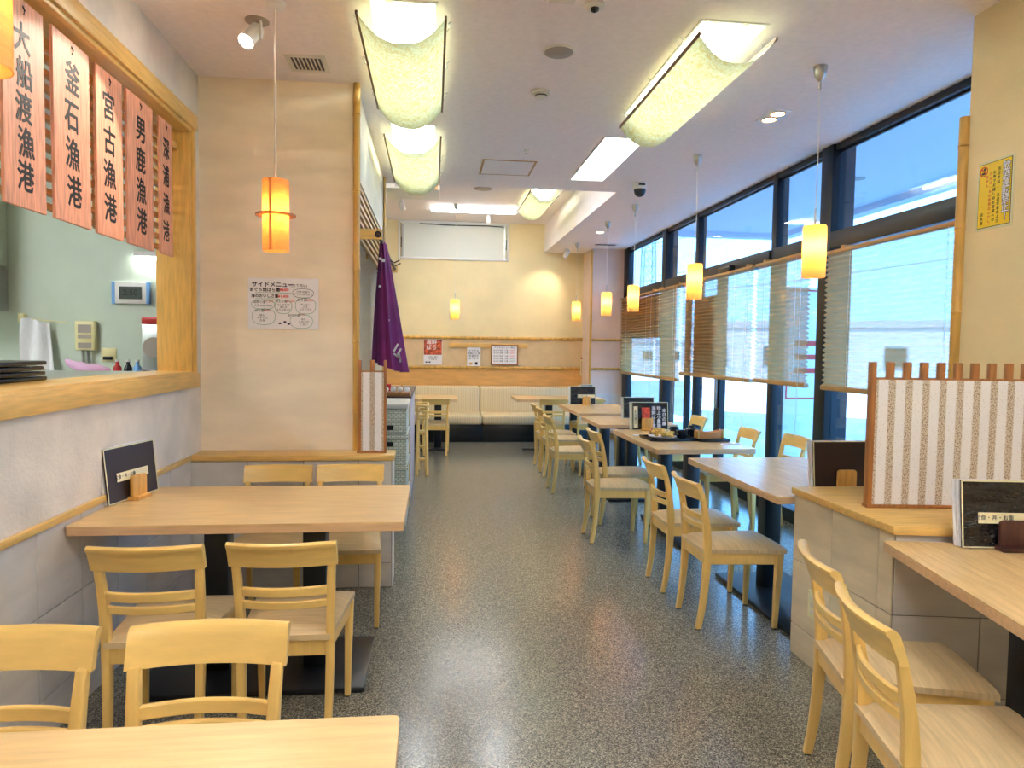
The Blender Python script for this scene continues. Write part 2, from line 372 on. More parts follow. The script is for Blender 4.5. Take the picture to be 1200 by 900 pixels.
# left wall with kitchen hatch (opening y .6-4.12, z 1.2-2.6)
OY0, OY1 = .6, 4.12
mb = MB(); mb.box(-1.49, XL, -2.6, 4.4, 0, 1.2); mb.box(-1.49, XL, -2.6, 4.4, 2.6, CEIL); mb.box(-1.49, XL, OY1, 4.4, 1.2, 2.6); mb.box(-1.49, XL, -2.6, OY0, 1.2, 2.6)
wall_l = struct('wall_left', mb, M['plaster_l'])
def tiles(parent, p0, du, nu, dz, z1, nz, nrm, matl, umax=None, zb=0.0, name='tile', t=.006):
    """tiles from point p0 along unit vector du (2d); rows from z1 downward; nrm outward normal (2d)"""
    cache = {}
    for i in range(nu):
        u0 = i*.307; u1 = min(u0+.307, umax) if umax else u0+.307
        if umax and u0 >= umax-.01: continue
        for j in range(nz):
            za, zb_ = z1-j*dz, max(z1-(j+1)*dz, zb)
            if za-zb_ < .01: continue
            key = (round(u1-u0, 3), round(za-zb_, 3))
            if key not in cache:
                g = .0022
                cache[key] = MB().box(g, u1-u0-g, 0, t, g, za-zb_-g).mesh('tile', .0012, 1)
            o = link(name, cache[key], matl, parent)
            Mx = Matrix.Identity(4)
            Mx[0][0], Mx[1][0] = du; Mx[0][1], Mx[1][1] = nrm
            Mx[0][3], Mx[1][3], Mx[2][3] = p0[0]+du[0]*u0, p0[1]+du[1]*u0, zb_
            o.matrix_local = Mx
B('grout_bed', M['grout'], (XL, XL+.001, -2.6, 4.05, 0, .742), wall_l)
tiles(wall_l, (XL, 4.05-17*.307), (0, 1), 17, .297, .742, 3, (1, 0), M['tile'])
tb = struct('trim_1', MB().box(XL, XL+.018, -2.6, 4.05, .742, .77), M['trim'], bevel=.004)
# hatch frame
mb = MB(); mb.box(XL-.002, XL+.02, OY0-.05, 4.175, 1.145, 1.224)
struct('trim_2', mb, M['trim'], bevel=.003)
struct('trim_3', MB().box(-1.56, XL+.006, OY0, OY1, 1.2, 1.236), M['trim'], bevel=.003)
struct('trim_4', MB().box(XL-.002, XL+.022, OY0-.05, 4.175, 2.575, 2.655), M['trim'], bevel=.003)
struct('trim_5', MB().box(-1.52, XL+.006, OY0, OY1, 2.555, 2.6), M['trim'], bevel=.003)
struct('trim_6', MB().box(XL-.002, XL+.012, OY1, 4.165, 1.224, 2.575), M['trimz'], bevel=.003)
jo = struct('trim_7', MB().box(-1.52, XL, OY1-.018, OY1+.01, 1.23, 2.56), M['trimz'], bevel=.002)
for zz, xx in ((1.26, -1.38), (1.26, -1.46), (1.9, -1.4)):
    MB().cyl((xx, OY1-.018, zz), (xx, OY1-.024, zz), .009).build('screw_cap', M['trimx'], jo)
# pier: wall face y=4.25, low counter in front
mb = MB(); mb.box(XL-.15, -.45, 4.25, 4.4, 0, CEIL)
mb.box(-.55, -.45, 4.4, 6.49, 2.4, CEIL+.02); mb.box(-.55, -.45, 6.39, 6.49, 0, 2.4)
mb.box(-1.6, -.45, 6.42, 6.49, 0, CEIL+.02)
mb.box(-1.6, -1.45, 4.4, 6.45, 0, CEIL)
wall_p = struct('wall_pier', mb, M['plaster'])
pb = struct('wall_pier_counter', MB().box(XL, -.228, 4.058, 4.25, 0, .735), M['grout'])
tiles(pb, (XL, 4.058), (1, 0), 4, .297, .735, 3, (0, -1), M['tile'], umax=1.107)
tiles(pb, (-.228, 4.055), (0, 1), 1, .297, .735, 3, (1, 0), M['tile'], umax=.19)
struct('trim_8', MB().box(XL, -.213, 4.04, 4.25, .737, .769), M['trimx'], bevel=.003)
struct('baseboard_pier', MB().box(-.5, -.445, 4.4, 4.42, 0, .02), M['black'])
# back wall
mb = MB(); mb.box(-1.7, 3.0, YB, YB+.12, 0, HI+.2)
wall_b = struct('wall_back', mb, M['plaster_b'])
B('band', M['band'], (-1.6, 2.40, YB-.006, YB, 1.075, 1.54), wall_b)
B('lower_panel', M['band_wood'], (-1.6, 2.40, YB-.008, YB, .6, 1.075), wall_b)
def bamboo(name, p0, p1, r, seg, parent, start=.1, n=14):
    p0 = Vector(p0); p1 = Vector(p1); d = p1-p0; L = d.length; prof = [(r, 0)]; s = start
    while s < L-.02:
        prof += [(r*.97, s-.012), (r*1.10, s-.003), (r*.9, s), (r*1.08, s+.003), (r*.99, s+.012)]; s += seg*random.uniform(.9, 1.1)
    prof.append((r, L))
    return MB().lathe(prof, n, Matrix.Translation(p0) @ d.to_track_quat('Z', 'Y').to_matrix().to_4x4()).build(name, M['bamboo'], parent, smooth=40)
bamboo('bamboo_rail', (-1.6, YB-.02, 1.54), (2.4, YB-.02, 1.54), .024, .3, wall_b)
bamboo('bamboo_rail', (-1.6, YB-.02, 1.07), (2.4, YB-.02, 1.07), .024, .33, wall_b)
colo = struct('wall_column', MB().box(2.40, 2.97, YC, YB, 0, CEIL+.02), M['colwhite'])
bamboo('bamboo_rail', (2.41, YC-.012, 1.53), (2.93, YC-.012, 1.53), .02, .28, colo)
bamboo('bamboo_rail', (2.41, YC-.012, 1.085), (2.93, YC-.012, 1.085), .02, .28, colo)
bamboo('bamboo_rail', (2.40, YC+.01, .01), (2.40, YC+.01, CEIL-.02), .02, .3, colo)
tiles(colo, (2.40, YC), (1, 0), 2, .297, .70, 3, (0, -1), M['tile'], umax=.53)
struct('wall_left_far', MB().box(-1.7, -1.6, 6.45, YB, 0, HI+.2), M['plaster_b'])
struct('wall_right', MB().box(XR, XR+.62, -2.6, 3.0, 0, CEIL), M['plaster_r'])
struct('wall_rear', MB().box(-1.7, 3.05, -2.7, -2.6, 0, CEIL), M['plaster'])
t = bamboo('trim_9', (XR-.005, 3.02, .78), (XR-.005, 3.02, 2.47), .024, .36, None); t['kind'] = 'structure'
t = bamboo('trim_10', (-.447, 4.238, .77), (-.447, 4.238, CEIL), .021, .42, None, .22); t['kind'] = 'structure'
t = bamboo('trim_11', (-.447, 6.5, .02), (-.447, 6.5, CEIL), .02, .4, None); t['kind'] = 'structure'
# lattice above the passage to the kitchen
lat = thing('lattice_panel', 'brown slatted lattice above the passage opening behind the beige pier', 'lattice', (-.47, 4.4, 2.04))
for i in range(7):
    z = .02+i*.052
    B('slat', M['slat'], (-.012, .012, 0, 1.99, z, z+.024), lat, .002, 1)
for y in (0.0, .98, 1.96): B('upright', M['slat'], (-.03, -.013, y, y+.03, 0, .36), lat)
# back high window
wb = tag(empty('window_1', (0, YB-.03, 0)), kind='structure')
mb = MB(); X0, X1, Z0, Z1 = -.51, 1.155, 2.785, 3.345
for d in ((X0, X1, 0, .04, Z0-.03, Z0), (X0, X1, 0, .04, Z1-.03, Z1), (X0-.03, X0, 0, .04, Z0-.03, Z1), (X1, X1+.03, 0, .04, Z0-.03, Z1)): mb.box(*d)
mb.build('window_frame', M['white'], wb, .003)
B('screen', M['roller'], (X0+.02, X1-.02, .015, .02, Z0, Z1-.03), wb)
for x in (X0+.02, X1-.05): B('side_rail', M['steel'], (x, x+.03, -.002, .02, Z0, Z1-.06), wb)
for x in (X0+.012, X1-.02): B('latch', M['black'], (x, x+.012, -.012, 0, Z0+.14, Z0+.3), wb)
MB().tube([(X0+.3, 0, Z1-.045), (X0+.5, -.01, Z1-.05), (X0+.8, 0, Z1-.055), (X1-.3, -.01, Z1-.05), (X1-.05, 0, Z1-.06)], .008, 6).build('cable', M['black'], wb)

# ------------------------------------------------------------------ window wall (bays along y)
ZT0, ZT1, ZH = 2.145, 2.27, 2.862
bays = [(10.3, 8.76, 8.62), (8.62, 7.65, 7.57), (7.57, 5.87, 5.79), (5.79, 5.07, 4.92), (4.92, 3.04, 3.0)]   # near jamb between [1] and [2]
for i, (ya, yb, yc) in enumerate(bays):
    wn = tag(empty('window_%d' % (i+2), (XW, 0, 0)), kind='structure')
    top = ya+.25 if i == 0 else ya
    B('head', M['frame'], (-.01, .05, yb, top, ZH, CEIL), wn, .004)
    B('head_stop', M['frame'], (.025, .04, yb, ya, ZH-.016, ZH), wn)
    B('transom', M['frame'], (-.03, .07, yb, top, ZT0, ZT1), wn, .004)
    B('kerb', M['frame'], (-.04, .09, yb, top, 0, .11), wn, .004)
    B('mullion', M['frame'], (-.03 if i in (0, 3) else -.01, (.13, .08, .10, .15, .05)[i], yc, yb, 0, CEIL), wn, .004)
    if i == 0: B('jamb', M['frame'], (-.03, .05, ya, ya+.25, 0, CEIL), wn, .004)
    B('upper_pane', M['glass'], (.02, .026, yb, ya, ZT1, ZH), wn)
    B('lower_pane', M['glass'], (.02, .026, yb, ya, .11, ZT0), wn)
    if i == 1: B('door_stile', M['frame'], (-.01, .04, 7.84, 7.92, .11, ZT0), wn)
    if i == 2:
        B('door_stile', M['frame'], (-.02, .04, 6.86, 7.0, .11, ZT0), wn)
        B('door_handle', M['steel'], (-.045, -.022, 6.9, 6.93, .8, 1.1), wn, .004)
        B('door_sensor', M['plastic_black'], (-.09, -.03, 6.55, 6.85, 2.16, 2.215), wn, .006)
# panels fixed on the outside of the glass, seen through the blinds
tag(B('glass_poster', M['menubrown'], (XW+.035, XW+.045, 8.82, 10.45, 1.55, 2.13), None), 'brown backed panel on the glass behind the farthest blind', 'panel')
tag(B('glass_poster', M['menubrown'], (XW+.06, XW+.07, 7.02, 7.76, 1.12, 1.98), None), 'brown backed panel behind the blind over the sliding door', 'panel')

# ------------------------------------------------------------------ pleated blinds
def blind(y0, y1, z0, z1, label, pitch=.036):
    t = thing('pleated_blind', label, 'blind', (XW-.1, (y0+y1)/2, z1), 0, 'pleated blinds along the window wall')
    h = (y1-y0)/2; L = z1-z0-.03; n = int(L/pitch); rows = []
    for i in range(2*n+1):
        z = -.02-L*i/(2*n)
        x = (.013 if i % 2 else -.013)
        rows.append([(x, -h+2*h*k/6, z-.006*math.sin(PI*k/6)) for k in range(7)])
    MB().grid(rows).build('pleated_fabric', M['blind'], t)
    B('head_rail', M['blindrail'], (-.022, .022, -h, h, -.024, 0), t, .003)
    for k in (-.8, .8): B('bracket', M['blindrail'], (.02, .072, h*k-.02, h*k+.02, -.02, .03), t)
    B('bottom_rail', M['blindrail'], (-.018, .018, -h, h, -L-.055, -L-.02), t, .004)
    for s in (-1, 1): B('end_cap', M['offwhite'], (-.016, .016, s*h-.004, s*h+.004, -L-.052, -L-.022), t)
    for k in (-.6, .6): MB().tube([(-.016, h*k, -.02), (-.016, h*k, -L-.03)], .0012, 5).build('lift_cord', M['cord'], t)
    MB().tube([(-.025, -h+.07, -.02), (-.03, -h+.08, -L-.3), (-.03, -h+.1, -L-.45)], .0018, 5).build('pull_cord', M['cord'], t)
    return t
blind(8.79, 10.38, 1.05, 2.15, 'beige pleated blind at the far end beside the white column')
blind(7.86, 8.75, 1.05, 2.15, 'narrow beige pleated blind, second from the far column')
blind(6.0, 7.8, 1.13, 2.15, 'wide beige pleated blind over the sliding glass door, third from column')
blind(5.06, 5.93, 1.14, 2.15, 'beige pleated blind left of the thick dark mullion, behind nearest pendant')
blind(3.3, 4.83, 1.14, 2.11, 'large nearest beige pleated blind behind the slatted screen')

# ================================================================== CHAIRS
def sweep_rect(path, wx, wy):
    rings = []
    for (x, y, z), a, b in zip(path, wx, wy):
        rings.append([Vector((x-a/2, y-b/2, z)), Vector((x+a/2, y-b/2, z)), Vector((x+a/2, y+b/2, z)), Vector((x-a/2, y+b/2, z))])
    return MB().loft(rings)
def make_chair():
    t = empty('dining_chair')
    for s in (-1, 1):
        zs = [0.004, .1, .2, .3, .38, .45, .52, .6, .662]
        xs = [-.222, -.206, -.196, -.19, -.188, -.19, -.196, -.209, -.222]
        ys = [.152, .155, .157, .159, .16, .161, .163, .166, .169]
        lg = sweep_rect([(x, s*y, z) for x, y, z in zip(xs, ys, zs)], [.028, .031, .034, .037, .039, .038, .034, .029, .025], [.026, .027, .028, .029, .03, .03, .03, .029, .028]).build('back_post', M['chairwood'], t, .004)
        B('glide', M['rubber'], (-.232, -.212, s*.152-.009, s*.152+.009, 0, .006), lg)
        fl = sweep_rect([(.166, s*.178, .004), (.172, s*.181, .2), (.178, s*.184, .386)], [.024, .031, .038], [.024, .03, .036]).build('front_leg', M['chairwood'], t, .004)
        B('glide', M['rubber'], (.157, .175, s*.178-.009, s*.178+.009, 0, .006), fl)
    # curved top rail with rolled upper edge
    rings = []
    for k in range(13):
        y = -.191+.382*k/12; c = -.03*(1-(y/.191)**2)+.004; q = []
        for dx, z in ((.010, .655), (.004, .71), (.001, .731), (-.008, .741), (-.020, .742), (-.030, .736), (-.031, .727), (-.024, .72), (-.019, .70), (-.012, .655)):
            lean = -.225-.20*(z-.655)
            q.append(Vector((lean+dx+c, y, z)))
        rings.append(q)
    MB().loft(rings).build('top_rail', M['railwood'], t, smooth=50)
    for z0, z1 in ((.545, .577), (.503, .530)):
        rings = []
        for k in range(11):
            y = -.166+.332*k/10; c = -.03*(1-(y/.166)**2); xb = -.197-.1*(z0-.5)
            rings.append([Vector((xb-.008+c, y, z0)), Vector((xb+.008+c, y, z0)), Vector((xb+.006+c, y, z1)), Vector((xb-.010+c, y, z1))])
        MB().loft(rings).build('back_slat', M['railwood'], t, .003, 1, smooth=40)
    # seat frame and cushion
    mb = MB()
    out = [(-.2, -.155), (.192, -.192), (.192, .192), (-.2, .155)]; inn = [(-.175, -.13), (.165, -.165), (.165, .165), (-.175, .13)]
    for i in range(4):
        j = (i+1) % 4; a, b_, c, d = out[i], out[j], inn[j], inn[i]
        mb.prism([a, b_, c, d], .328, .386)
    mb.build('seat_frame', M['chairwood'], t, .003, 1)
    NX, NY = 10, 8; rows = []
    def pt(u, v, z):
        x = -.205+.42*u; hw = .163+.04*u; k = 1-.05*(2*abs(v-.5))**6
        return Vector((x*1.0-.006+(.012*(1-(2*v-1)**4) if u > .95 else 0), (2*v-1)*hw, z))
    top = []
    for i in range(NX+1):
        u = i/NX
        top.append([pt(u, j/NY, .418+.012*math.sin(PI*min(max(u, .0), 1))*math.sin(PI*j/NY)-.012*(max(abs(2*u-1), abs(2*j/NY-1)) > .99)) for j in range(NY+1)])
    bot = [[pt(i/NX, j/NY, .386) for j in range(NY+1)] for i in range(NX+1)]
    mb = MB().grid(top); mb.grid([r[::-1] for r in bot])
    ring_t = [top[0][j] for j in range(NY+1)]+[top[i][NY] for i in range(1, NX+1)]+[top[NX][j] for j in range(NY-1, -1, -1)]+[top[i][0] for i in range(NX-1, 0, -1)]
    ring_b = [bot[0][j] for j in range(NY+1)]+[bot[i][NY] for i in range(1, NX+1)]+[bot[NX][j] for j in range(NY-1, -1, -1)]+[bot[i][0] for i in range(NX-1, 0, -1)]
    n = len(ring_t); mb.add(ring_t+ring_b, [(k, (k+1) % n, n+(k+1) % n, n+k) for k in range(n)])
    mb.build('seat_cushion', M['seat'], t, smooth=60)
    return t
FX, FY, BX, BY = 0, PI/2, PI, -PI/2
chairs = [
 (-.49, 2.615, FY, 'light wood chair at the wall table, nearer side, closest to the aisle'),
 (-.916, 2.60, FY, 'light wood chair at the wall table, nearer side, next to the tiled wall'),
 (-.815, 3.62, BY, 'light wood chair behind the wall table, left of the pair before the pier'),
 (-.432, 3.62, BY, 'light wood chair behind the wall table, right of the pair, seat showing'),
 (-.507, 1.41, BY, 'light wood chair at the bottom left table, nearest to the camera, fully shown back'),
 (-.925, 1.41, BY, 'light wood chair cut by the left picture edge at the nearest table'),
 (1.547, 3.45, FX, 'light wood chair at the table behind the tiled partition, nearer of two on the aisle'),
 (1.543, 3.975, FX, 'light wood chair at the table behind the tiled partition, farther of two on the aisle'),
 (1.36, 5.0, FX, 'light wood chair pulled out into the aisle at the table with food trays'),
 (1.54, 5.51, FX, 'light wood chair tucked in at the table with food trays, farther on the aisle'),
 (1.37, 6.72, FX, 'light wood chair at the small two-seat table in the window row'),
 (1.43, 7.6, FX, 'light wood chair at the farthest window-row table, nearer on the aisle side'),
 (1.44, 8.1, FX, 'light wood chair at the farthest window-row table, farther on the aisle side'),
 (2.39, 5.58, BX, 'light wood chair with its back to the glass beside the food table, farther one'),
 (2.545, 5.1, BX, 'light wood chair with its back to the glass beside the food table, nearer one'),
 (2.36, 6.62, BX, 'light wood chair with its back to the sliding door at the two-seat table'),
 (2.3, 7.6, BX, 'light wood chair on the window side of the farthest window-row table, nearer'),
 (2.3, 8.1, BX, 'light wood chair on the window side of the farthest window-row table, farther'),
 (.045, 9.17, FY, 'light wood chair at the far left table in front of the cream bench'),
 (1.56, 9.2, FY, 'light wood chair at the far right table in front of the cream bench, left one'),
 (2.05, 9.2, FY, 'light wood chair at the far right table before the bench, behind the menu stand'),
 (1.48, 2.04, -.225, 'light wood chair at the near right table, beside the outlet on the partition'),
 (1.36, 1.615, -.225, 'light wood chair at the near right table, closest to the camera'),
]
proto = make_chair()
def squeeze(o):
    for c in o.children:
        for v in c.data.vertices: v.co.y *= .925
        squeeze(c)
squeeze(proto)
for i, (x, y, rz, lab) in enumerate(chairs):
    o = proto if i == 0 else copy_tree(proto)
    o.location = (x, y, 0); o.rotation_euler = (0, 0, rz+(random.uniform(-.02, .02) if i else 0))
    tag(o, lab, 'chair', 'light wood dining chairs')

# ================================================================== TABLES
def table(x0, x1, y0, y1, label, cols, rz=0, pivot=None, grain=None, clips=None, baseinset=(.16, .11)):
    cx, cy = pivot or ((x0+x1)/2, (y0+y1)/2)
    t = thing('dining_table', label, 'table', (cx, cy, 0), rz, 'beech topped dining tables')
    a, b, c, d = x0-cx, x1-cx, y0-cy, y1-cy
    gm = M['tabletop_y'] if (y1-y0) > (x1-x0) else M['tabletop']
    if grain: gm = M[grain]
    MB().prism(rounded(a, b, c, d, .012, 3), .715, .72).build('table_top', gm, t, .001, 1)
    MB().prism(rounded(a+.0006, b-.0006, c+.0006, d-.0006, .012, 3), .684, .7155).build('edge_band', M['edge'], t, .002, 1)
    mb = MB()
    for (px, py) in cols:
        MB().box(px-cx-.048, px-cx+.048, py-cy-.048, py-cy+.048, .02, .676).build('column', M['black'], t, .006)
        B('mounting_plate', M['black'], (px-cx-.12, px-cx+.12, py-cy-.12, py-cy+.12, .674, .684), t)
    ix, iy = baseinset
    MB().prism(rounded(a+ix, b-ix, c+iy, d-iy, .01, 2), .003, .022).build('base_plate', M['black'], t, .004)
    return t
table(XL+.012, -.103, 2.685, 3.415, 'beech table against the left wall below the calligraphy boards', [(-.89, 3.05), (-.49, 3.05)], baseinset=(.16, .11))
table(XL+.012, -.054, .53, 1.262, 'beech table at the bottom left edge, closest to the camera', [(-.89, .9), (-.49, .9)])
table(1.585, 2.34, 3.05, 4.2, 'empty beech table behind the tiled partition counter', [(1.96, 3.36), (1.96, 3.86)], baseinset=(.155, .1))
table(1.505, 2.215, 4.57, 5.72, 'beech table with food trays in the window row', [(1.86, 4.85), (1.86, 5.42)], baseinset=(.22, .1))
table(1.475, 2.2, 6.08, 6.85, 'small two-seat beech table in the window row', [(1.84, 6.32), (1.84, 6.62)], baseinset=(.13, .1))
table(1.515, 2.23, 7.15, 8.36, 'farthest beech table of the window row with a menu stand', [(1.87, 7.45), (1.87, 8.05)], baseinset=(.13, .1))
table(-.87, .333, 9.06, 9.86, 'beech table at the far left in front of the bench', [(.08, 9.6), (-.6, 9.6)], baseinset=(.12, .33))
table(1.11, 2.3, 9.1, 9.86, 'beech table at the far right in front of the bench', [(1.6, 9.56), (1.95, 9.56)], baseinset=(.12, .33))
table(1.603, 2.36, 1.114, 2.314, 'beech table at the near right with dark holder and foil-like menu', [(1.9, 1.45), (1.9, 1.95)], rz=-.19, pivot=(1.603, 2.314), grain='tabletop_y', baseinset=(.2, .16))

# ================================================================== PARTITION AT RIGHT (tiled low counter with slatted screen)
PA, PBk = (1.66, 2.33), (1.66, 3.04); PF = (XR, 2.196)
pt_ = MB().prism([(1.668, 2.338), (XR, 2.206), (XR, 3.032), (1.668, 3.032)], 0, .735)
part = struct('wall_partition', pt_, M['grout'])
tiles(part, (1.668, 3.035), (0, -1), 3, .297, .735, 3, (-1, 0), M['tile2'], umax=.70)
dv = Vector((XR-1.66, 2.196-2.33)).normalized()
tiles(part, (1.668, 2.338), (dv.x, dv.y), 3, .297, .735, 3, (dv.y, -dv.x), M['tile'], umax=.755)
struct('trim_12', MB().prism([(1.648, 2.318), (XR, 2.182), (XR, 3.042), (1.648, 3.042)], .737, .768), M['trimx'], bevel=.003)
ou = thing('wall_outlet', 'ivory wall outlet on the tiled side of the partition', 'outlet', (1.662, 2.845, .285))
B('plate', M['ivory'], (-.008, 0, -.036, .036, -.06, .06), ou, .003)
for z in (-.03, 0, .03): B('socket', M['offwhite'], (-.011, -.008, -.014, .014, z-.01, z+.01), ou, .002)
def screen(loc, rz, L, H, n, label, pitch=.068):
    t = thing('slatted_screen', label, 'screen', loc, rz, 'slatted tabletop screens')
    B('end_post', M['brown'], (0, .02, -.012, .022, 0, H), t, .003)
    B('end_post', M['brown'], (L-.016, L, -.012, .022, 0, H), t, .003)
    B('bottom_rail', M['brown'], (-.004, L, -.016, .024, 0, .014), t, .002)
    B('top_rail', M['brown'], (.02, L, .002, .02, H-.085, H-.062), t, .002)
    B('panel', M['speck'], (.02, L, -.01, -.004, .014, H-.07), t)
    for i in range(n):
        x = .028+pitch*(i+.62)
        if x+.03 > L-.016: break
        B('slat', M['brown'], (x, x+.028, .0, .022, .014, H), t, .003)
    return t
screen((1.738, 2.624, .768), math.atan2(-.074, .68), .68, .585, 12, 'brown slatted screen with speckled white panel on the tiled partition counter')
s2 = screen((-.428, 4.13, .769), 0, .165, .54, 3, 'small slatted screen with speckled panel on the pier ledge beside the bamboo', .066)

# ================================================================== CEILING LIGHTS
def troffer(x0, x1, y0, y1, z, label, group='recessed fluorescent lights', tube='tube'):
    t = thing('ceiling_light', label, 'light', ((x0+x1)/2, (y0+y1)/2, z), 0, group)
    a, b = (x1-x0)/2, (y1-y0)/2; d = .085; g = .002
    mb = MB()
    mb.box(-a+g, a-g, -b+g, b-g, d, d+.004); mb.box(-a+g, -a+g+.004, -b+g, b-g, 0, d); mb.box(a-g-.004, a-g, -b+g, b-g, 0, d); mb.box(-a+g, a-g, -b+g, -b+g+.004, 0, d); mb.box(-a+g, a-g, b-g-.004, b-g, 0, d)
    mb.build('housing', M['white'], t)
    mb = MB()
    for q in ((-a-.008, a+.008, -b-.008, -b+.004), (-a-.008, a+.008, b-.004, b+.008), (-a-.008, -a+.004, -b, b), (a-.004, a+.008, -b, b)): mb.box(*q, -.006, .002)
    mb.build('rim', M['white'], t)
    for s in (-.45, .45):
        MB().cyl((a*s, -b+.05, .035), (a*s, b-.05, .035), .016, n=10).build('tube', M[tube], t, smooth=50)
        for e in (-1, 1): B('tube_holder', M['white'], (a*s-.018, a*s+.018, e*(b-.045)-.012, e*(b-.045)+.012, .012, .085), t)
    return t
def washi(x0, x1, y0, y1, z, label, sag=.135):
    t = thing('washi_shade', label, 'lamp shade', ((x0+x1)/2, (y0+y1)/2, z), 0, 'curved washi paper ceiling shades')
    a, b = (x1-x0)/2, (y1-y0)/2; rows = []
    for i in range(21):
        s = -1+2*i/20; zz = -.058-sag*.9*(1-abs(s)**2.3)
        rows.append([(a*s, -b+2*b*k/12, zz) for k in range(13)])
    MB().grid(rows).build('paper_sheet', M['shade'], t, smooth=80)
    for s in (-1, 1):
        B('stick', M['railstick'], (s*a-.006, s*a+.006, -b-.01, b+.01, -.066, -.05), t, .002)
        for k in (-.75, 0, .75):
            MB().tube([(s*(a+.004), b*k, -.052), (s*(a+.022), b*k, -.03), (s*(a+.014), b*k, -.012), (s*(a+.03), b*k, 0)], .002, 5).build('hook', M['chrome'], t)
    return t
names = ['nearest left ceiling light above the curved paper shade', 'second left ceiling light above the curved paper shade', 'right ceiling light above the curved paper shade', 'uncovered twin tube ceiling light near the middle',
         'fill light added behind the camera, over the nearest left table', 'fill light added behind the camera, on the right', 'rearmost added fill light, left', 'rearmost added fill light, right']
for i, ((x0, x1, y0, y1), nm) in enumerate(zip(TROF, names)): troffer(x0, x1, y0, y1, CEIL, 'white recessed '+nm, tube='tube_fill' if i > 3 else 'tube')  # last four are added out of view to brighten the room
troffer(-.29, .01, 7.0, 8.2, HI, 'added fill light in the raised ceiling, unseen behind the step, left', tube='tube_fill')  # this pair is added out of view to light the back half
troffer(.6, .9, 7.0, 8.2, HI, 'added fill light in the raised ceiling, unseen behind the step, right', tube='tube_fill')
troffer(1.2, 1.5, 8.55, 9.75, HI, 'white recessed light above the paper shade in the raised ceiling')
washi(-.343, .048, 3.225, 4.46, CEIL, 'large nearest curved paper shade at the top left of the ceiling')
washi(-.343, .047, 5.02, 6.38, CEIL, 'second curved paper shade on the left, before the ceiling step')
washi(1.217, 1.59, 3.215, 4.6, CEIL, 'curved paper shade on the right side of the ceiling')
washi(1.165, 1.54, 8.5, 9.8, HI, 'small far curved paper shade in the raised ceiling')
# tube pair hanging before the back window
t = thing('strip_light', 'twin tube strip light hanging before the high back window', 'light', (.565, 10.0, 3.3))
B('channel', M['white'], (-.6, .6, -.03, .03, .02, .05), t, .003)
for y in (-.035, .035): MB().cyl((-.6, y, 0), (.6, y, 0), .014, n=8).build('tube', M['tube_cool'], t, smooth=50)
for x in (-.5, .5): B('end_holder', M['white'], (x*1.2-.012, x*1.2+.012, -.05, .05, -.016, .03), t)
B('stem', M['white'], (-.02, .02, -.02, .02, .05, HI-3.3), t)

def lamp_point(parent, loc, e, c, r=.03):
    l = bpy.data.objects.new('lamp_glow', bpy.data.lights.new('lamp_glow', 'POINT')); COL.objects.link(l); l.parent = parent
    l.location = loc; l.data.energy = e; l.data.color = c; l.data.shadow_soft_size = r
    return l
def pendant(x, y, zc, label, z0=1.79, z1=2.07, r=.061):
    t = thing('pendant_lamp', label, 'lamp', (x, y, zc), 0, 'amber glass pendant lamps')
    MB().lathe([(.036, 0), (.036, -.012), (.03, -.05), (.014, -.075), (.008, -.08), (.008, -.12), (.003, -.122)], 20).build('canopy', M['chrome'], t, smooth=40)
    MB().tube([(0, 0, -.1), (0.003, 0, (-.1+z1-zc)/2), (0, 0, z1-zc+.08)], .0028, 6).build('cord', M['cord'], t)
    MB().cyl((0, 0, z1-zc-.01), (0, 0, z1-zc+.09), .006).build('stem', M['chrome'], t, smooth=40)
    h = z1-z0
    sh = MB().lathe([(r*.2, 0), (r*.93, -.002), (r, -.012), (r, -h+.004), (r-.004, -h), (r-.005, -h+.006), (r-.005, -.016), (r*.2, -.008)], 28, cap0=False, cap1=False).build('glass_shade', M['pend'], t, smooth=50, loc=(0, 0, z1-zc))
    MB().lathe([(.004, .045), (.014, .04), (.026, .02), (.029, 0), (.024, -.02), (.01, -.032), (.001, -.034)], 14).build('bulb', M['bulb'], t, smooth=60, loc=(0, 0, z1-zc-.12))
    return t
pendant(2.045, 3.62, CEIL, 'nearest amber pendant lamp in front of the thick dark mullion')
pendant(2.045, 5.37, CEIL, 'second amber pendant lamp of the window row, above the food table')
pendant(2.11, 7.29, CEIL, 'third amber pendant lamp of the window row, under the dome camera')
pendant(2.075, 8.31, CEIL, 'fourth amber pendant lamp, in front of the white column')
pendant(2.065, 10.05, CEIL, 'smallest amber pendant lamp near the back wall corner')
pendant(.305, 9.77, HI, 'amber pendant lamp over the far left table below the back window', 1.775, 2.045)
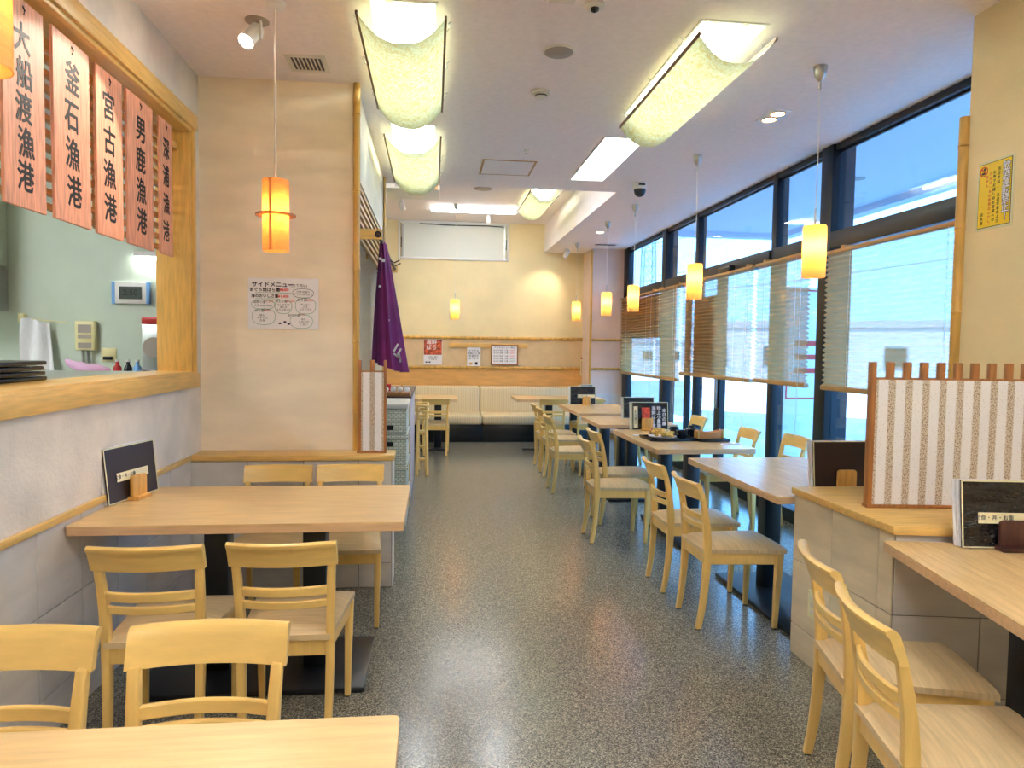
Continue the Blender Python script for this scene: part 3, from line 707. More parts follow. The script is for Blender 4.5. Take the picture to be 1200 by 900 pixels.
def veneer_lamp(x, y, label):
    t = thing('veneer_pendant', label, 'lamp', (x, y, CEIL), 0, 'wood veneer pendant lamps')
    z1, h, r = 2.13-CEIL, .318, .058
    MB().lathe([(.045, 0), (.045, -.02), (.02, -.03)], 20).build('canopy', M['white'], t, smooth=40)
    MB().tube([(0, 0, -.02), (0, 0, z1/2), (0, 0, z1-.05)], .0042, 6).build('cord', M['cord'], t)
    sh = MB().lathe([(r, 0), (r, -h), (r-.002, -h), (r-.002, 0)], 36, cap0=False, cap1=False).build('veneer_shade', M['veneer'], t, smooth=50, loc=(0, 0, z1))
    B('seam_strip', M['board_orange'], (-.016, -.006, -r-.0025, -r+.002, -h, 0), sh)
    MB().lathe([(r, .004), (r+.03, .004), (r+.03, -.004), (r, -.004)], 36, cap0=False, cap1=False).add([], []).build('wood_ring', M['brown'], t, smooth=30, loc=(0, 0, z1-h*.49))
    for a in (0, PI/2): B('spider', M['steel'], (-r+.002, r-.002, -.003, .003, -.05, -.044), sh).rotation_euler = (0, 0, a)
    MB().cyl((0, 0, -.02), (0, 0, -.09), .018).build('socket', M['white'], sh, smooth=40)
    MB().lathe([(.004, .05), (.02, .04), (.03, .015), (.032, 0), (.026, -.02), (.01, -.034), (.001, -.036)], 14).build('bulb', M['bulb'], t, smooth=60, loc=(0, 0, z1-h*.48))
    return t
veneer_lamp(-.708, 3.308, 'wood veneer pendant lamp with brown ring in front of the pier')
veneer_lamp(-.712, 1.19, 'wood veneer pendant lamp cut by the upper left picture corner')

# ================================================================== CEILING FITTINGS
t = thing('spotlight', 'white ceiling spotlight with glowing lens at the upper left', 'light', (-.83, 3.5, CEIL))
MB().lathe([(.055, 0), (.055, -.006), (.042, -.012)], 24).build('base', M['grey'], t, smooth=40)
q = Vector((-.25, -.45, -.6)).to_track_quat('Z', 'Y')
Mh = Matrix.Translation((-.015, -.02, -.07)) @ q.to_matrix().to_4x4()
MB().lathe([(.02, -.05), (.032, -.045), (.034, .06), (.037, .062), (.037, .07), (.03, .066)], 20, Mh).build('head', M['white'], t, smooth=40)
MB().lathe([(.028, .067), (.012, .07)], 16, Mh).build('lens', M['spot'], t)
B('arm', M['white'], (.018, .026, -.035, -.005, -.09, -.005), t, .003)
l = bpy.data.objects.new('spot_beam', bpy.data.lights.new('spot_beam', 'SPOT')); COL.objects.link(l); l.parent = t
l.data.energy = 12; l.data.spot_size = 1.2; l.data.color = (1, .9, .75); l.location = (-.05, -.08, -.16); l.rotation_euler = Vector((-.25, -.45, -.6)).to_track_quat('-Z', 'Y').to_euler(); l.data.shadow_soft_size = .02
t = thing('air_vent', 'white ceiling vent with dark slots before the pier', 'vent', (-.68, 3.98, CEIL))
mb = MB()
for d in ((-.105, .105, -.115, -.085), (-.105, .105, .085, .115), (-.105, -.085, -.085, .085), (.085, .105, -.085, .085)): mb.box(*d, -.006, 0)
mb.build('frame', M['offwhite'], t)
B('dark_back', M['black'], (-.085, .085, -.085, .085, -.002, -.001), t)
for i in range(9): B('louvre', M['offwhite'], (-.084+i*.0205, -.078+i*.0205, -.085, .085, -.008, -.0025), t)
t = thing('air_vent', 'slim dark slotted ceiling vent near the far column', 'vent', (2.49, 10.1, CEIL))
B('frame', M['offwhite'], (-.16, .16, -.06, .06, -.006, 0), t, .002)
for i in range(4): B('slot', M['black'], (-.15, .15, -.05+i*.026, -.034+i*.026, -.008, -.005), t)
def disc(name, label, cat, x, y, z, prof, m, grille=None):
    t = thing(name, label, cat, (x, y, z))
    MB().lathe(prof, 28).build('body', m, t, smooth=40)
    return t
t = disc('ceiling_speaker', 'round grey ceiling speaker between the paper shades', 'speaker', .632, 3.632, CEIL, [(.085, 0), (.085, -.004), (.075, -.007)], M['offwhite'])
MB().lathe([(.075, -.006), (.07, -.011), (.02, -.014)], 28).build('grille', M['grey'], t, smooth=60)
t = disc('ceiling_speaker', 'small round grey speaker in the raised ceiling', 'speaker', .605, 8.78, HI, [(.11, 0), (.11, -.005), (.1, -.008)], M['grey'])
t = disc('smoke_detector', 'white smoke detector behind the round ceiling speaker', 'detector', .628, 4.2, CEIL, [(.052, 0), (.052, -.018), (.04, -.02)], M['offwhite'])
MB().lathe([(.036, -.02), (.034, -.036), (.022, -.042)], 20).build('chamber', M['offwhite'], t, smooth=40)
MB().lathe([(.0365, -.026), (.0362, -.032)], 20, cap0=False, cap1=False).build('dark_slot', M['black'], t)
t = disc('motion_sensor', 'small round ceiling sensor at the top picture edge', 'sensor', .70, 3.12, CEIL, [(.045, 0), (.045, -.012), (.035, -.02)], M['offwhite'])
MB().lathe([(.02, -.018), (.017, -.032), (.006, -.038)], 16).build('lens', M['plastic_black'], t, smooth=50)
t = disc('sprinkler', 'tiny sprinkler head in front of the ceiling hatch', 'sprinkler', .708, 5.44, CEIL, [(.022, 0), (.02, -.006)], M['chrome'])
MB().lathe([(.008, -.005), (.006, -.02), (.014, -.022), (.014, -.024)], 12).build('head', M['chrome'], t)
t = thing('square_speaker', 'beige square ceiling plate cut by the top picture edge', 'plate', (.545, 3.05, CEIL)); B('body', M['offwhite'], (-.06, .06, -.06, .06, -.018, 0), t, .006)
t = thing('ceiling_hatch', 'square access hatch with thin frame before the ceiling step', 'hatch', (.615, 5.99, CEIL))
B('panel', M['ceiling'], (-.205, .205, -.225, .225, -.004, 0), t)
mb = MB()
for d in ((-.222, .222, -.242, -.226), (-.222, .222, .226, .242), (-.222, -.206, -.226, .226), (.206, .222, -.226, .226)): mb.box(*d, -.005, 0)
mb.build('frame', M['blindrail'], t)
t = thing('downlight', 'twin warm downlight in the ceiling near the nearest pendant', 'light', (2.18, 4.41, CEIL))
B('plate', M['white'], (-.068, .068, -.125, .125, -.005, 0), t, .002)
for y in (-.058, .058):
    MB().lathe([(.05, -.004), (.05, -.008), (.044, -.009)], 24).build('ring', M['grey'], t, smooth=40, loc=(0, y, 0))
    MB().lathe([(.042, -.009), (.03, -.010)], 20).build('lamp', M['down'], t, loc=(0, y, 0))
t = thing('downlight', 'small warm downlight near the far pendant lamps', 'light', (2.155, 9.05, CEIL))
MB().lathe([(.06, 0), (.06, -.005), (.05, -.006)], 20).build('ring', M['white'], t); MB().lathe([(.045, -.006), (.03, -.008)], 16).build('lamp', M['down'], t)
t = thing('dome_camera', 'white dome security camera with dark lens on the ceiling', 'camera', (1.877, 6.35, CEIL))
MB().lathe([(.065, 0), (.065, -.035), (.06, -.055)], 24).build('housing', M['offwhite'], t, smooth=40)
B('label', M['plastic_black'], (-.03, .03, -.0665, -.064, -.03, -.015), t)
MB().lathe([(.055, -.055), (.054, -.075), (.045, -.1), (.028, -.117), (.004, -.124)], 20).build('dome', M['ceramic_dark'], t, smooth=60)
for nm, lab, x, y, z, d in (('track_spot', 'small white spot fitting before the high back window', .81, 10.5, HI, (0, -.3, -.9)), ('track_spot', 'small white spot fitting under the lowered ceiling near the back wall', 2.02, 10.6, CEIL, (-.3, .5, -.6)), ('track_spot', 'small white spot fitting at the left end of the raised ceiling', -.42, 9.6, HI, (.2, .4, -.6))):
    t = thing(nm, lab, 'light', (x, y, z), 0, 'small white spot fittings')
    MB().lathe([(.03, 0), (.03, -.012)], 14).build('base', M['white'], t); MB().cyl((0, 0, -.01), (0, 0, -.05), .008).build('stem', M['white'], t)
    Md = Matrix.Translation((0, 0, -.07)) @ Vector(d).to_track_quat('Z', 'Y').to_matrix().to_4x4()
    MB().lathe([(.03, -.05), (.034, -.04), (.036, .07), (.03, .066)], 18, Md).build('head', M['white'], t, smooth=40)
    l = bpy.data.objects.new('spot_beam', bpy.data.lights.new('spot_beam', 'SPOT')); COL.objects.link(l); l.parent = t
    l.data.energy = 7; l.data.spot_size = 1.3; l.data.spot_blend = .9; l.data.color = (1, .88, .66); l.location = Vector((0, 0, -.07))+Vector(d).normalized()*.09; l.rotation_euler = Vector(d).to_track_quat('-Z', 'Y').to_euler(); l.data.shadow_soft_size = .03
t = thing('air_conditioner', 'white ceiling air conditioner beyond the ceiling step', 'air conditioner', (-.25, 8.7, HI))
B('body', M['offwhite'], (-.32, .32, -.3, .3, -.12, 0), t, .01)
B('grille', M['grey'], (-.2, .2, -.303, -.3, -.1, -.03), t)
B('side_panel', M['blindrail'], (.2, .3, -.306, -.3, -.11, -.02), t)

# ================================================================== KITCHEN (seen through the hatch)
KY = 5.4
struct('wall_kitchen', MB().box(-4.3, -1.6, KY, KY+.1, 0, 2.75), M['kitchen'])
struct('wall_kitchen_far', MB().box(-4.4, -4.3, -1, KY, 0, 2.75), M['kitchen'])
struct('ceiling_kitchen', MB().box(-4.4, -1.49, -1, KY, 2.75, 2.8), M['white'])
struct('wall_kitchen_side', MB().box(-1.6, -1.5, 4.4, KY+.1, 0, 2.75), M['kitchen'])
struct('wall_kitchen_near', MB().box(-4.4, -1.49, -1.1, -1, 0, 2.75), M['kitchen'])
t = thing('kitchen_light', 'long fluorescent light on the kitchen ceiling', 'light', (-3.4, 3.3, 2.75))
B('housing', M['white'], (-.12, .12, -.9, .9, -.05, 0), t)
for x in (-.06, .06): MB().cyl((x, -.85, -.07), (x, .85, -.07), .018, n=8).build('tube', M['tube_kitchen'], t)
t = thing('wall_tube_light', 'small glowing tube light on the kitchen wall above the clock', 'light', (-2.03, KY, 2.01))
B('housing', M['white'], (-.1, .1, -.07, 0, .0, .035), t, .004); MB().cyl((-.09, -.05, -.012), (.09, -.05, -.012), .013, n=8).build('tube', M['tube_cool'], t)
hl = thing('hatch_lattice', 'horizontal wooden slats across the top of the kitchen hatch', 'lattice', (-1.455, OY0, 1.89))
for i in range(12):
    z = .0+i*.055
    B('slat', M['slat'], (-.012, .012, 0, OY1-OY0-.02, z, z+.024), hl, .002, 1)
for y in (.3, 1.5, 2.7): B('upright', M['slat'], (-.03, -.013, y, y+.03, 0, .66), hl)
B('hanging_rail', M['trim'], (.035, .055, 0, OY1-OY0-.02, .56, .60), hl, .002)
# calligraphy boards
boards = [('大\n船\n渡\n漁\n港', 2.46, 2.70, 2.53, 1.84, .118, 'cedar board lettered with five brush characters, nearest of the row'),
          ('釜\n石\n漁\n港', 2.758, 3.04, 2.53, 1.842, .128, 'wide cedar board with four brush characters, second in the row'),
          ('宮\n古\n漁\n港', 3.093, 3.33, 2.527, 1.84, .128, 'cedar board with four brush characters, middle of the row'),
          ('男\n鹿\n漁\n港', 3.382, 3.677, 2.53, 1.842, .128, 'cedar board with four brush characters, fourth in the row'),
          ('深\n浦\n漁\n港', 3.76, 3.935, 2.53, 1.847, .115, 'narrow cedar board beside the hatch post, farthest of the row')]
for i, (s, y0, y1, z1, z0, cs, lab) in enumerate(boards):
    t = thing('name_board', lab, 'sign', (-1.375, (y0+y1)/2, z0), random.uniform(-.02, .02), 'cedar calligraphy boards in the hatch')
    h = (y1-y0)/2; H = z1-z0; n = s.count('\n')+1
    B('board', M['cedar'], (-.006, .006, -h, h, 0, H), t, .0015, 1)
    pitch = (H-.12)/n
    for k, ch in enumerate(s.split('\n')):
        text('character', ch, cs*(.98 if i else .9), M['ink'], t, (.0068, random.uniform(-.012, .004), H-.085-pitch*(k+.45)), (PI/2, random.uniform(-.05, .05), PI/2), off=.0018, ext=.0005, xs=.92 if i < 4 else .8)
    MB().tube([(.008, .0, H-.05), (.012, 0, H-.035), (.003, 0, H-.015), (-.0, 0, H-.025)], .0025, 6).build('hook', M['ink'], t)
# clock
t = thing('wall_clock', 'white digital wall clock with light blue sides in the kitchen', 'clock', (-2.165, KY, 1.75))
B('case', M['white'], (-.125, .125, -.035, 0, -.078, .078), t, .008)
for s in (-1, 1): B('side_band', M['blue'], (s*.118-.012, s*.118+.012, -.038, -.002, -.08, .08), t, .004)
B('display', M['lcd'], (-.078, .078, -.038, -.034, -.045, .045), t)
text('digits', '2:50', .06, M['ink'], t, (0, -.0385, 0), (PI/2, 0, 0))
t = thing('gas_alarm', 'cream control box on the kitchen wall left of the clock', 'control box', (-2.475, KY, 1.437))
B('case', M['cream'], (-.066, .066, -.05, 0, -.105, .105), t, .006)
for z, h in ((.05, .03), (-.005, .015), (-.07, .02)): B('panel', M['grey'], (-.045, .045, -.052, -.05, z-h, z+h), t)
for x in (-.03, 0, .03): MB().tube([(x, -.02, -.1), (x+.004, -.02, -.25)], .008, 8).build('pipe', M['steel'], t)
t = thing('wall_switch', 'cream socket plate on the kitchen wall below the control box', 'switch', (-2.33, KY, 1.30)); B('plate', M['cream'], (-.05, .05, -.01, 0, -.05, .05), t, .003); B('plug', M['plastic_black'], (-.03, .03, -.04, -.01, -.035, -.01), t, .004)
t = thing('towel_hook', 'yellow wall hook with stretched cord in the kitchen', 'hook', (-2.9, KY, 1.56)); B('hook_body', M['cream'], (-.02, .02, -.05, 0, -.035, .03), t, .006)
MB().tube([(0, -.05, 0), (.12, -.05, -.015), (.3, -.02, -.03)], .004, 6).build('cord', M['cream'], t)
rows = []
for j in range(13):
    v = j/12; row = []
    for k in range(13):
        u = k/12; wd = .09+.02*v; row.append((-.03+wd*2*(u-.35)+.02*v, -.06-.02*math.sin(u*11+v*2)-.012*v, -.02-v*(.30+.06*u)+.02*math.sin(u*5)))
    rows.append(row)
t = MB().grid(rows).build('hanging_towel', M['towel'], None, smooth=80, thick=.006, loc=(-2.8, KY, 1.56)); tag(t, 'white towel hanging on the kitchen wall hook', 'towel')
struct_k = thing('kitchen_counter', 'stainless steel kitchen counter along the green wall', 'counter', (-2.6, 5.15, 0))
B('worktop', M['steel'], (-1.6, .97, -.25, .24, 1.12, 1.16), struct_k, .006)
for i in range(4): B('cabinet_door', M['steel'], (-1.59+i*.64, -.96+i*.64, -.24, .23, .1, 1.11), struct_k, .004)
# bag, bottles, dispenser, cabinet, trays
random.seed(3)
mb = MB(); prof = []
rings = []
for j in range(9):
    v = j/8; r = .045*math.sin(PI*min(.98, max(.04, v)))**.6
    rings.append([Vector((-.14+.28*v, r*math.cos(a)*1.2+random.uniform(-.006, .006), .04+r*math.sin(a)*(.9 if v > .2 else 1.3)+random.uniform(-.006, .006)+.05*(1-v)**3)) for a in [2*PI*k/10 for k in range(10)]])
t = MB().loft(rings).build('plastic_bag', M['pink'], None, smooth=60, loc=(-2.34, 5.1, 1.165)); tag(t, 'crumpled pink plastic bag on the kitchen counter', 'bag')
for i, (x, m_, lab) in enumerate(((-2.15, 'red', 'small red pot beside the pink bag on the kitchen counter'), (-2.08, 'ceramic_dark', 'small dark jug beside the pink bag on the kitchen counter'), (-2.02, 'blue', 'small blue bottle on the kitchen counter'))):
    t = thing('kitchen_bottle', lab, 'bottle', (x, 5.1, 1.16)); MB().lathe([(.02, 0), (.026, .02), (.026, .06), (.012, .08), (.012, .1)], 14).build('body', M[m_], t, smooth=40); MB().lathe([(.014, .1), (.014, .115)], 12).build('cap', M['white'], t)
t = thing('drink_dispenser', 'steel drink dispenser with red top beside the hatch post', 'dispenser', (-1.86, 5.2, 1.16))
B('body', M['steel'], (-.13, .13, -.1, .1, 0, .36), t, .01); B('top_band', M['red'], (-.13, .13, -.102, .1, .36, .41), t, .006)
MB().lathe([(.07, 0), (.07, .012)], 24, Matrix.Translation((-.05, -.1, .2)) @ Matrix.Rotation(PI/2, 4, 'X')).build('dial', M['grey'], t); B('drip_tray', M['plastic_black'], (-.12, .12, -.16, -.1, 0, .05), t, .006)
t = thing('wall_cabinet', 'grey green cabinet on the kitchen wall at the left edge', 'cabinet', (-3.3, 5.22, 1.62))
B('body', M['kitchen'], (-.3, .3, -.17, .17, .3, .9), t, .004); B('rack', M['steel'], (-.3, .3, -.17, .17, -.02, .28), t, .004)
for x in (-.2, .0, .2): MB().cyl((x, -.19, .06), (x, -.19, .22), .05, n=14).build('white_cup', M['white'], t, smooth=40)
for i in range(4):
    t = MB().prism(rounded(-.25, .25, -.19, .19, .03, 3), 0, .016).build('serving_tray', M['plastic_black'], None, .005, loc=(-1.78+.01*i, 2.83-.03*i+(.03 if i == 3 else 0), 1.237+.021*i))
    tag(t, 'black serving tray in the stack beside the hatch sill, %s' % ['lowest', 'second from bottom', 'third from bottom', 'topmost'][i], 'tray', 'black serving trays in the hatch')
t = thing('kitchen_shelf', 'steel shelf below the kitchen side of the hatch', 'shelf', (-1.8, 2.4, 1.2)); B('board', M['steel'], (-.28, .23, -1.7, 1.65, 0, .036), t, .004)
for y in (-1.6, 1.55): B('leg', M['steel'], (-.27, -.24, y, y+.03, -1.2, 0), t); B('leg', M['steel'], (.2, .23, y, y+.03, -1.2, 0), t)

# ================================================================== PIER: menu board
def stroke_loop(cx, cz, rx, rz, r=.0011, n=22, wob=.06):
    return [(cx+rx*math.copysign(abs(math.cos(a))**.8, math.cos(a))*(1+wob*math.sin(3*a)*.4), 0, cz+rz*math.copysign(abs(math.sin(a))**.8, math.sin(a))) for a in [2*PI*k/n for k in range(n+1)]]
t = thing('menu_whiteboard', 'white laminated handwritten side menu sheet on the pier wall', 'menu', (-.866, 4.247, 1.63))
B('sheet', M['paper'], (-.2, .2, -.006, 0, -.148, .148), t, .002)
ROT = (PI/2, 0, 0); yy = -.0066
def tx(b, x, z, s, m_, off=0.0004): text('lettering', b, s, M[m_], t, (x, yy, z), ROT, off=off, ext=.0002)
tx('サイドメニュー', -.06, .108, .034, 'inknavy', .0008); tx('〜(全て税込)', .08, .106, .02, 'ink')
tx('まぐろ焼ばら重', -.105, .078, .025, 'ink', .0006); tx('¥680', .005, .08, .025, 'inkred', .0006)
tx('海のおいしさ重', -.105, .042, .022, 'ink', .0006); tx('¥1,400', .0, .042, .022, 'inkred', .0006)
tx('汁物 味噌汁\nプラス100円より', .112, .062, .0145, 'ink')
tx('海鮮小重', -.135, .006, .018, 'ink', .0005); tx('¥1,300', -.083, .012, .019, 'inkred', .0005); tx('大海 ¥700 ¥500', -.115, -.014, .015, 'ink')
tx('特上小重', -.013, .012, .017, 'ink', .0005); tx('¥1,000', .04, .014, .018, 'inkred', .0005); tx('むしあわび\nあわび\nはらみあぶり', .0, -.022, .014, 'ink')
tx('炙り重', .105, .022, .019, 'ink', .0005); tx('¥630', .15, .022, .019, 'inkred', .0005); tx('サーモン\n穴子\nえび マグロ', .125, -.018, .014, 'ink')
tx('丼小重', -.135, -.044, .017, 'ink', .0005); tx('¥700', -.095, -.042, .018, 'inkred', .0005); tx('鉄火\nネギトロ\n白身', -.12, -.085, .015, 'ink')
tx('創作小重', .06, -.068, .017, 'ink', .0005); tx('¥600', .105, -.062, .018, 'inkred', .0005); tx('あじ\nしめさば\nこまい', .115, -.105, .015, 'ink')
for cx, cz, rx, rz, c in ((.112, .062, .06, .026, 'ink'), (-.115, -.008, .066, .026, 'inkgreen'), (.0, -.018, .048, .04, 'inkgreen'), (.126, -.012, .058, .046, 'inkgreen'), (-.112, -.078, .066, .046, 'inkgreen'), (.102, -.102, .064, .04, 'inkgreen')):
    MB().tube([(p[0], -.0065, p[2]) for p in stroke_loop(cx, cz, rx, rz)], .0012, 5).build('outline', M[c], t)
for z, x1 in ((.061, .045), (.026, -.02)): MB().tube([(-.16, -.0065, z), (-.06, -.0065, z+.002), (x1, -.0065, z)], .0012, 5).build('underline', M['inkgreen'], t)
for x, z in ((-.02, -.115), (.008, -.106), (.03, -.118)): MB().lathe([(.009, 0), (.006, .0004)], 10, Matrix.Translation((x, -.0062, z)) @ Matrix.Rotation(PI/2, 4, 'X') @ Matrix.Diagonal((1, .6, 1, 1))).build('fish_doodle', M['inknavy'], t)

# ================================================================== NOREN and rod
t = thing('noren_rod', 'wooden bracket and rod for the purple curtain beside the bamboo post', 'curtain rod', (-.45, 4.4, 2.07))
B('bracket', M['trimx'], (0, .14, -.012, .012, -.03, .032), t, .004); B('bracket', M['trimx'], (0, .14, 1.9, 1.924, -.03, .032), t, .004)
MB().cyl((.115, -.02, 0), (.115, 1.96, 0), .011, n=12).build('rod', M['darkwood'], t, smooth=40)
MB().lathe([(.02, 0), (.02, .006)], 16, Matrix.Translation((.115, -.012, 0)) @ Matrix.Rotation(PI/2, 4, 'X')).build('collar', M['ink'], t)
for y in (1.2, 1.4): MB().tube([(.115, y, -.01), (.15, y-.02, -.03), (.19, y-.02, -.01)], .005, 6).build('hook', M['darkwood'], t)
t = thing('noren_curtain', 'gathered purple entrance curtain with white print hanging by the pier', 'curtain', (-.335, 4.85, 2.08))
rows = []
NR, NC = 26, 90
for j in range(NR):
    v = j/(NR-1); row = []
    for k in range(NC+1):
        a = 2*PI*k/NC; e = v**.8
        rx = .018+.07*e; ry = .12+.10*e
        fold = 1+(.12+.2*e)*math.sin(a*9+1.2*math.sin(2*v))+.05*math.sin(a*17)
        x = rx*fold*math.cos(a)+(.018+.02*e)*e+(.02*math.cos(a)*e if math.cos(a) > 0 else 0); y = ry*(1+.06*math.sin(a*9))*math.sin(a)
        z = -v*(.83+.035*math.cos(a))
        row.append((x, y, z))
    rows.append(row)
MB().grid(rows).build('cloth', M['noren'], t, smooth=80)
random.seed(5)
for (x, z, s) in ((-.008, -.12, .016), (.012, -.13, .02), (-.03, -.2, .012), (-.01, -.3, .014), (-.055, -.42, .016), (.05, -.52, .01)):
    B('white_mark', M['paper'], (x-s/2, x+s/2, -.158-.05*(-z), -.154-.05*(-z), z-s*.5, z+s*.5), t)
for dx, dz, rr in ((.075, -.70, .5), (.095, -.73, .5), (.085, -.755, -.9), (.1, -.765, -.2)):
    o = B('white_print', M['paper'], (-.006, .006, -.004, .004, -.03, .03), t); o.location = (dx+.02, -.165, dz); o.rotation_euler = (0, rr, 0)

# ================================================================== SERVICE COUNTER, BASKETS, HIGH CHAIR
t = thing('service_counter', 'lavender sided service counter beyond the pier', 'counter', (-.47, 6.9, 0))
B('body', M['lav'], (.03, .28, -.78, .83, 0, .93), t, .003); B('worktop', M['darkwood'], (.03, .29, -.8, .85, .93, .96), t, .003); B('corner_post', M['trimz'], (.262, .284, -.8, -.778, 0, .93), t)
for i in range(4):
    t = thing('wicker_box', ['pale wicker storage box at the bottom of the stack beside the pier', 'pale wicker storage box second from the bottom of the stack', 'pale wicker storage box third from the bottom with dark slot', 'topmost pale wicker storage box with lid beside the pier'][i], 'box', (-.345, 5.72, i*.238), 0, 'stacked wicker boxes')
    B('body', M['basket'], (-.152, .152, -.292, .292, 0.002, .2), t, .008); B('lid', M['offwhite'] if i == 3 else M['basket'], (-.165, .165, -.305, .305, .2, .237), t, .006)
    B('handle_slot', M['plastic_black'], (-.06, .05, -.298, -.290, *((.035, .07) if i == 3 else (.145, .18))), t)
    for z in (.012, .19): MB().tube([(-.152, -.294, z), (0, -.296, z), (.152, -.294, z)], .006, 6).build('woven_band', M['basket'], t)
t = thing('towel_tray', 'dark tray on the service counter with white hand towels', 'tray', (-.31, 6.25, .96)); B('tray', M['brown'], (-.12, .12, -.13, .13, 0, .03), t, .004)
random.seed(11)
for i in range(4):
    o = MB().lathe([(.002, -.05), (.02, -.045), (.024, 0), (.02, .045), (.002, .05)], 10, Matrix.Rotation(PI/2, 4, 'X')).build('wrapped_towel', M['towel'], None, smooth=60, loc=(-.40+i*.06, 6.2+random.uniform(-.02, .03), 1.015))
    tag(o, 'rolled white hand towel on the dark tray at the service counter', 'towel', 'rolled hand towels on the service tray')
t = tag(B('red_box', M['red'], (-.42, -.37, 6.4, 6.46, .96, 1.05), None, .004), 'small red box behind the hand towels on the service counter', 'box')
# high chair
t = thing('child_chair', 'slim wooden child high chair beside the service counter', 'chair', (-.105, 7.75, 0))
for sx in (-1, 1):
    for sy in (-1, 1):
        MB().cyl((sx*(.045 if sy > 0 else .055), sy*.2, .003), (sx*.045, sy*.13, .79 if sy < 0 else .6), .019, .017, 10).build('leg', M['chairwood'], t, smooth=40)
for z in (.76, .70, .62): MB().tube(rounded_pts := [(x, y, z) for x, y in rounded(-.06, .06, -.16, .16, .04, 4)]+[(.06, .12, z)], .014, 8).build('guard_ring', M['chairwood'], t, smooth=50)
B('seat', M['chairwood'], (-.05, .05, -.14, .14, .44, .465), t, .006)
for z in (.16, .3): B('step', M['chairwood'], (-.05, .05, -.15, -.06, z, z+.02), t, .004)
B('pink_tag', M['pink'], (-.075, -.06, -.18, -.172, .60, .66), t)

# ================================================================== BENCH
for i, (x0, x1, lab) in enumerate(((-1.58, -.475, 'left section of the cream ribbed wall bench behind the service counter'), (-.47, .728, 'middle section of the cream ribbed bench below the food poster'), (.733, 2.38, 'right section of the cream ribbed bench below the framed whiteboard'))):
    t = thing('wall_bench', lab, 'bench', ((x0+x1)/2, 10.6, 0), 0, 'cream ribbed wall bench sections')
    h = (x1-x0)/2
    B('plinth', M['plastic_black'], (-h, h, -.34, .5, 0, .262), t, .003)
    MB().box(-h, h, -.40, .2, .262, .40).build('seat_cushion', M['sofa'], t, .035, 3)
    MB().box(-h, h, .17, .53, .36, .785).build('backrest', M['sofa'], t, .03, 3)

# ================================================================== BACK WALL NOTICES
yb = YB-.03
t = thing('notice_bar', 'pale wooden notice bar between the two bamboo rails', 'bar', (.885, YB-.02, 1.42)); B('board', M['trimx'], (-.625, .625, -.012, .012, -.035, .035), t, .003)
t = thing('food_poster', 'food photo poster on the back wall, left of the notices', 'poster', (.006, YB-.012, 1.31)); B('sheet', M['paper'], (-.145, .145, -.003, 0, -.2, .2), t)
B('photo', M['photo'], (-.14, .14, -.005, -.003, -.045, .195), t); text('lettering', '海鮮\nばら', .085, M['paper'], t, (-.02, -.0055, .11), ROT, off=.001); text('lettering', 'お持ち帰り\nできます', .034, M['ink'], t, (.0, -.0035, -.1), ROT); 
for x in (-.1, -.05): B('black_mark', M['ink'], (x-.014, x+.014, -.0045, -.003, -.17, -.15), t)
t = thing('notice_sheet', 'small white handwritten notice below the wooden bar', 'notice', (.65, YB-.036, 1.243)); B('sheet', M['paper'], (-.106, .106, -.003, 0, -.146, .146), t)
text('lettering', 'おすすめ\n海鮮ばら重\n数量限定\nあります', .04, M['ink'], t, (0, -.0035, .03), ROT); B('drawing', M['ink'], (.02, .06, -.0045, -.003, -.125, -.085), t); B('drawing', M['block'], (-.07, -.02, -.0045, -.003, -.125, -.09), t)
t = thing('framed_whiteboard', 'handwritten menu board in a tan frame on the back wall', 'board', (1.137, YB-.036, 1.275))
B('sheet', M['paper'], (-.205, .205, -.012, 0, -.15, .15), t); mb = MB()
for d in ((-.218, .218, -.165, -.145), (-.218, .218, .145, .165), (-.218, -.198, -.15, .15), (.198, .218, -.15, .15)): mb.box(d[0], d[1], -.02, 0, d[2], d[3])
mb.build('frame', M['brown'], t, .003)
text('lettering', 'サイドメニュー 税込', .036, M['inknavy'], t, (0, -.0125, .115), ROT)
for z in (.07, .03, -.02, -.06, -.1):
    text('lettering', 'あら汁 焼魚  小重', .03, M['ink'], t, (-.06, -.0125, z), ROT); text('lettering', '390円', .03, M['inkred'] if z > -.05 else M['inkgreen'], t, (.12, -.0125, z), ROT)
t = thing('thermometer', 'slim white thermometer at the right end of the back wall', 'thermometer', (2.385, YB-.04, 1.09)); B('body', M['cream'], (-.02, .02, -.006, .006, -.13, .13), t, .003); MB().lathe([(.016, 0), (.014, .006)], 12, Matrix.Translation((0, -.004, .15)) @ Matrix.Rotation(PI/2, 4, 'X')).build('bulb', M['red'], t); B('tube', M['red'], (-.003, .003, -.008, -.006, -.1, .1), t)

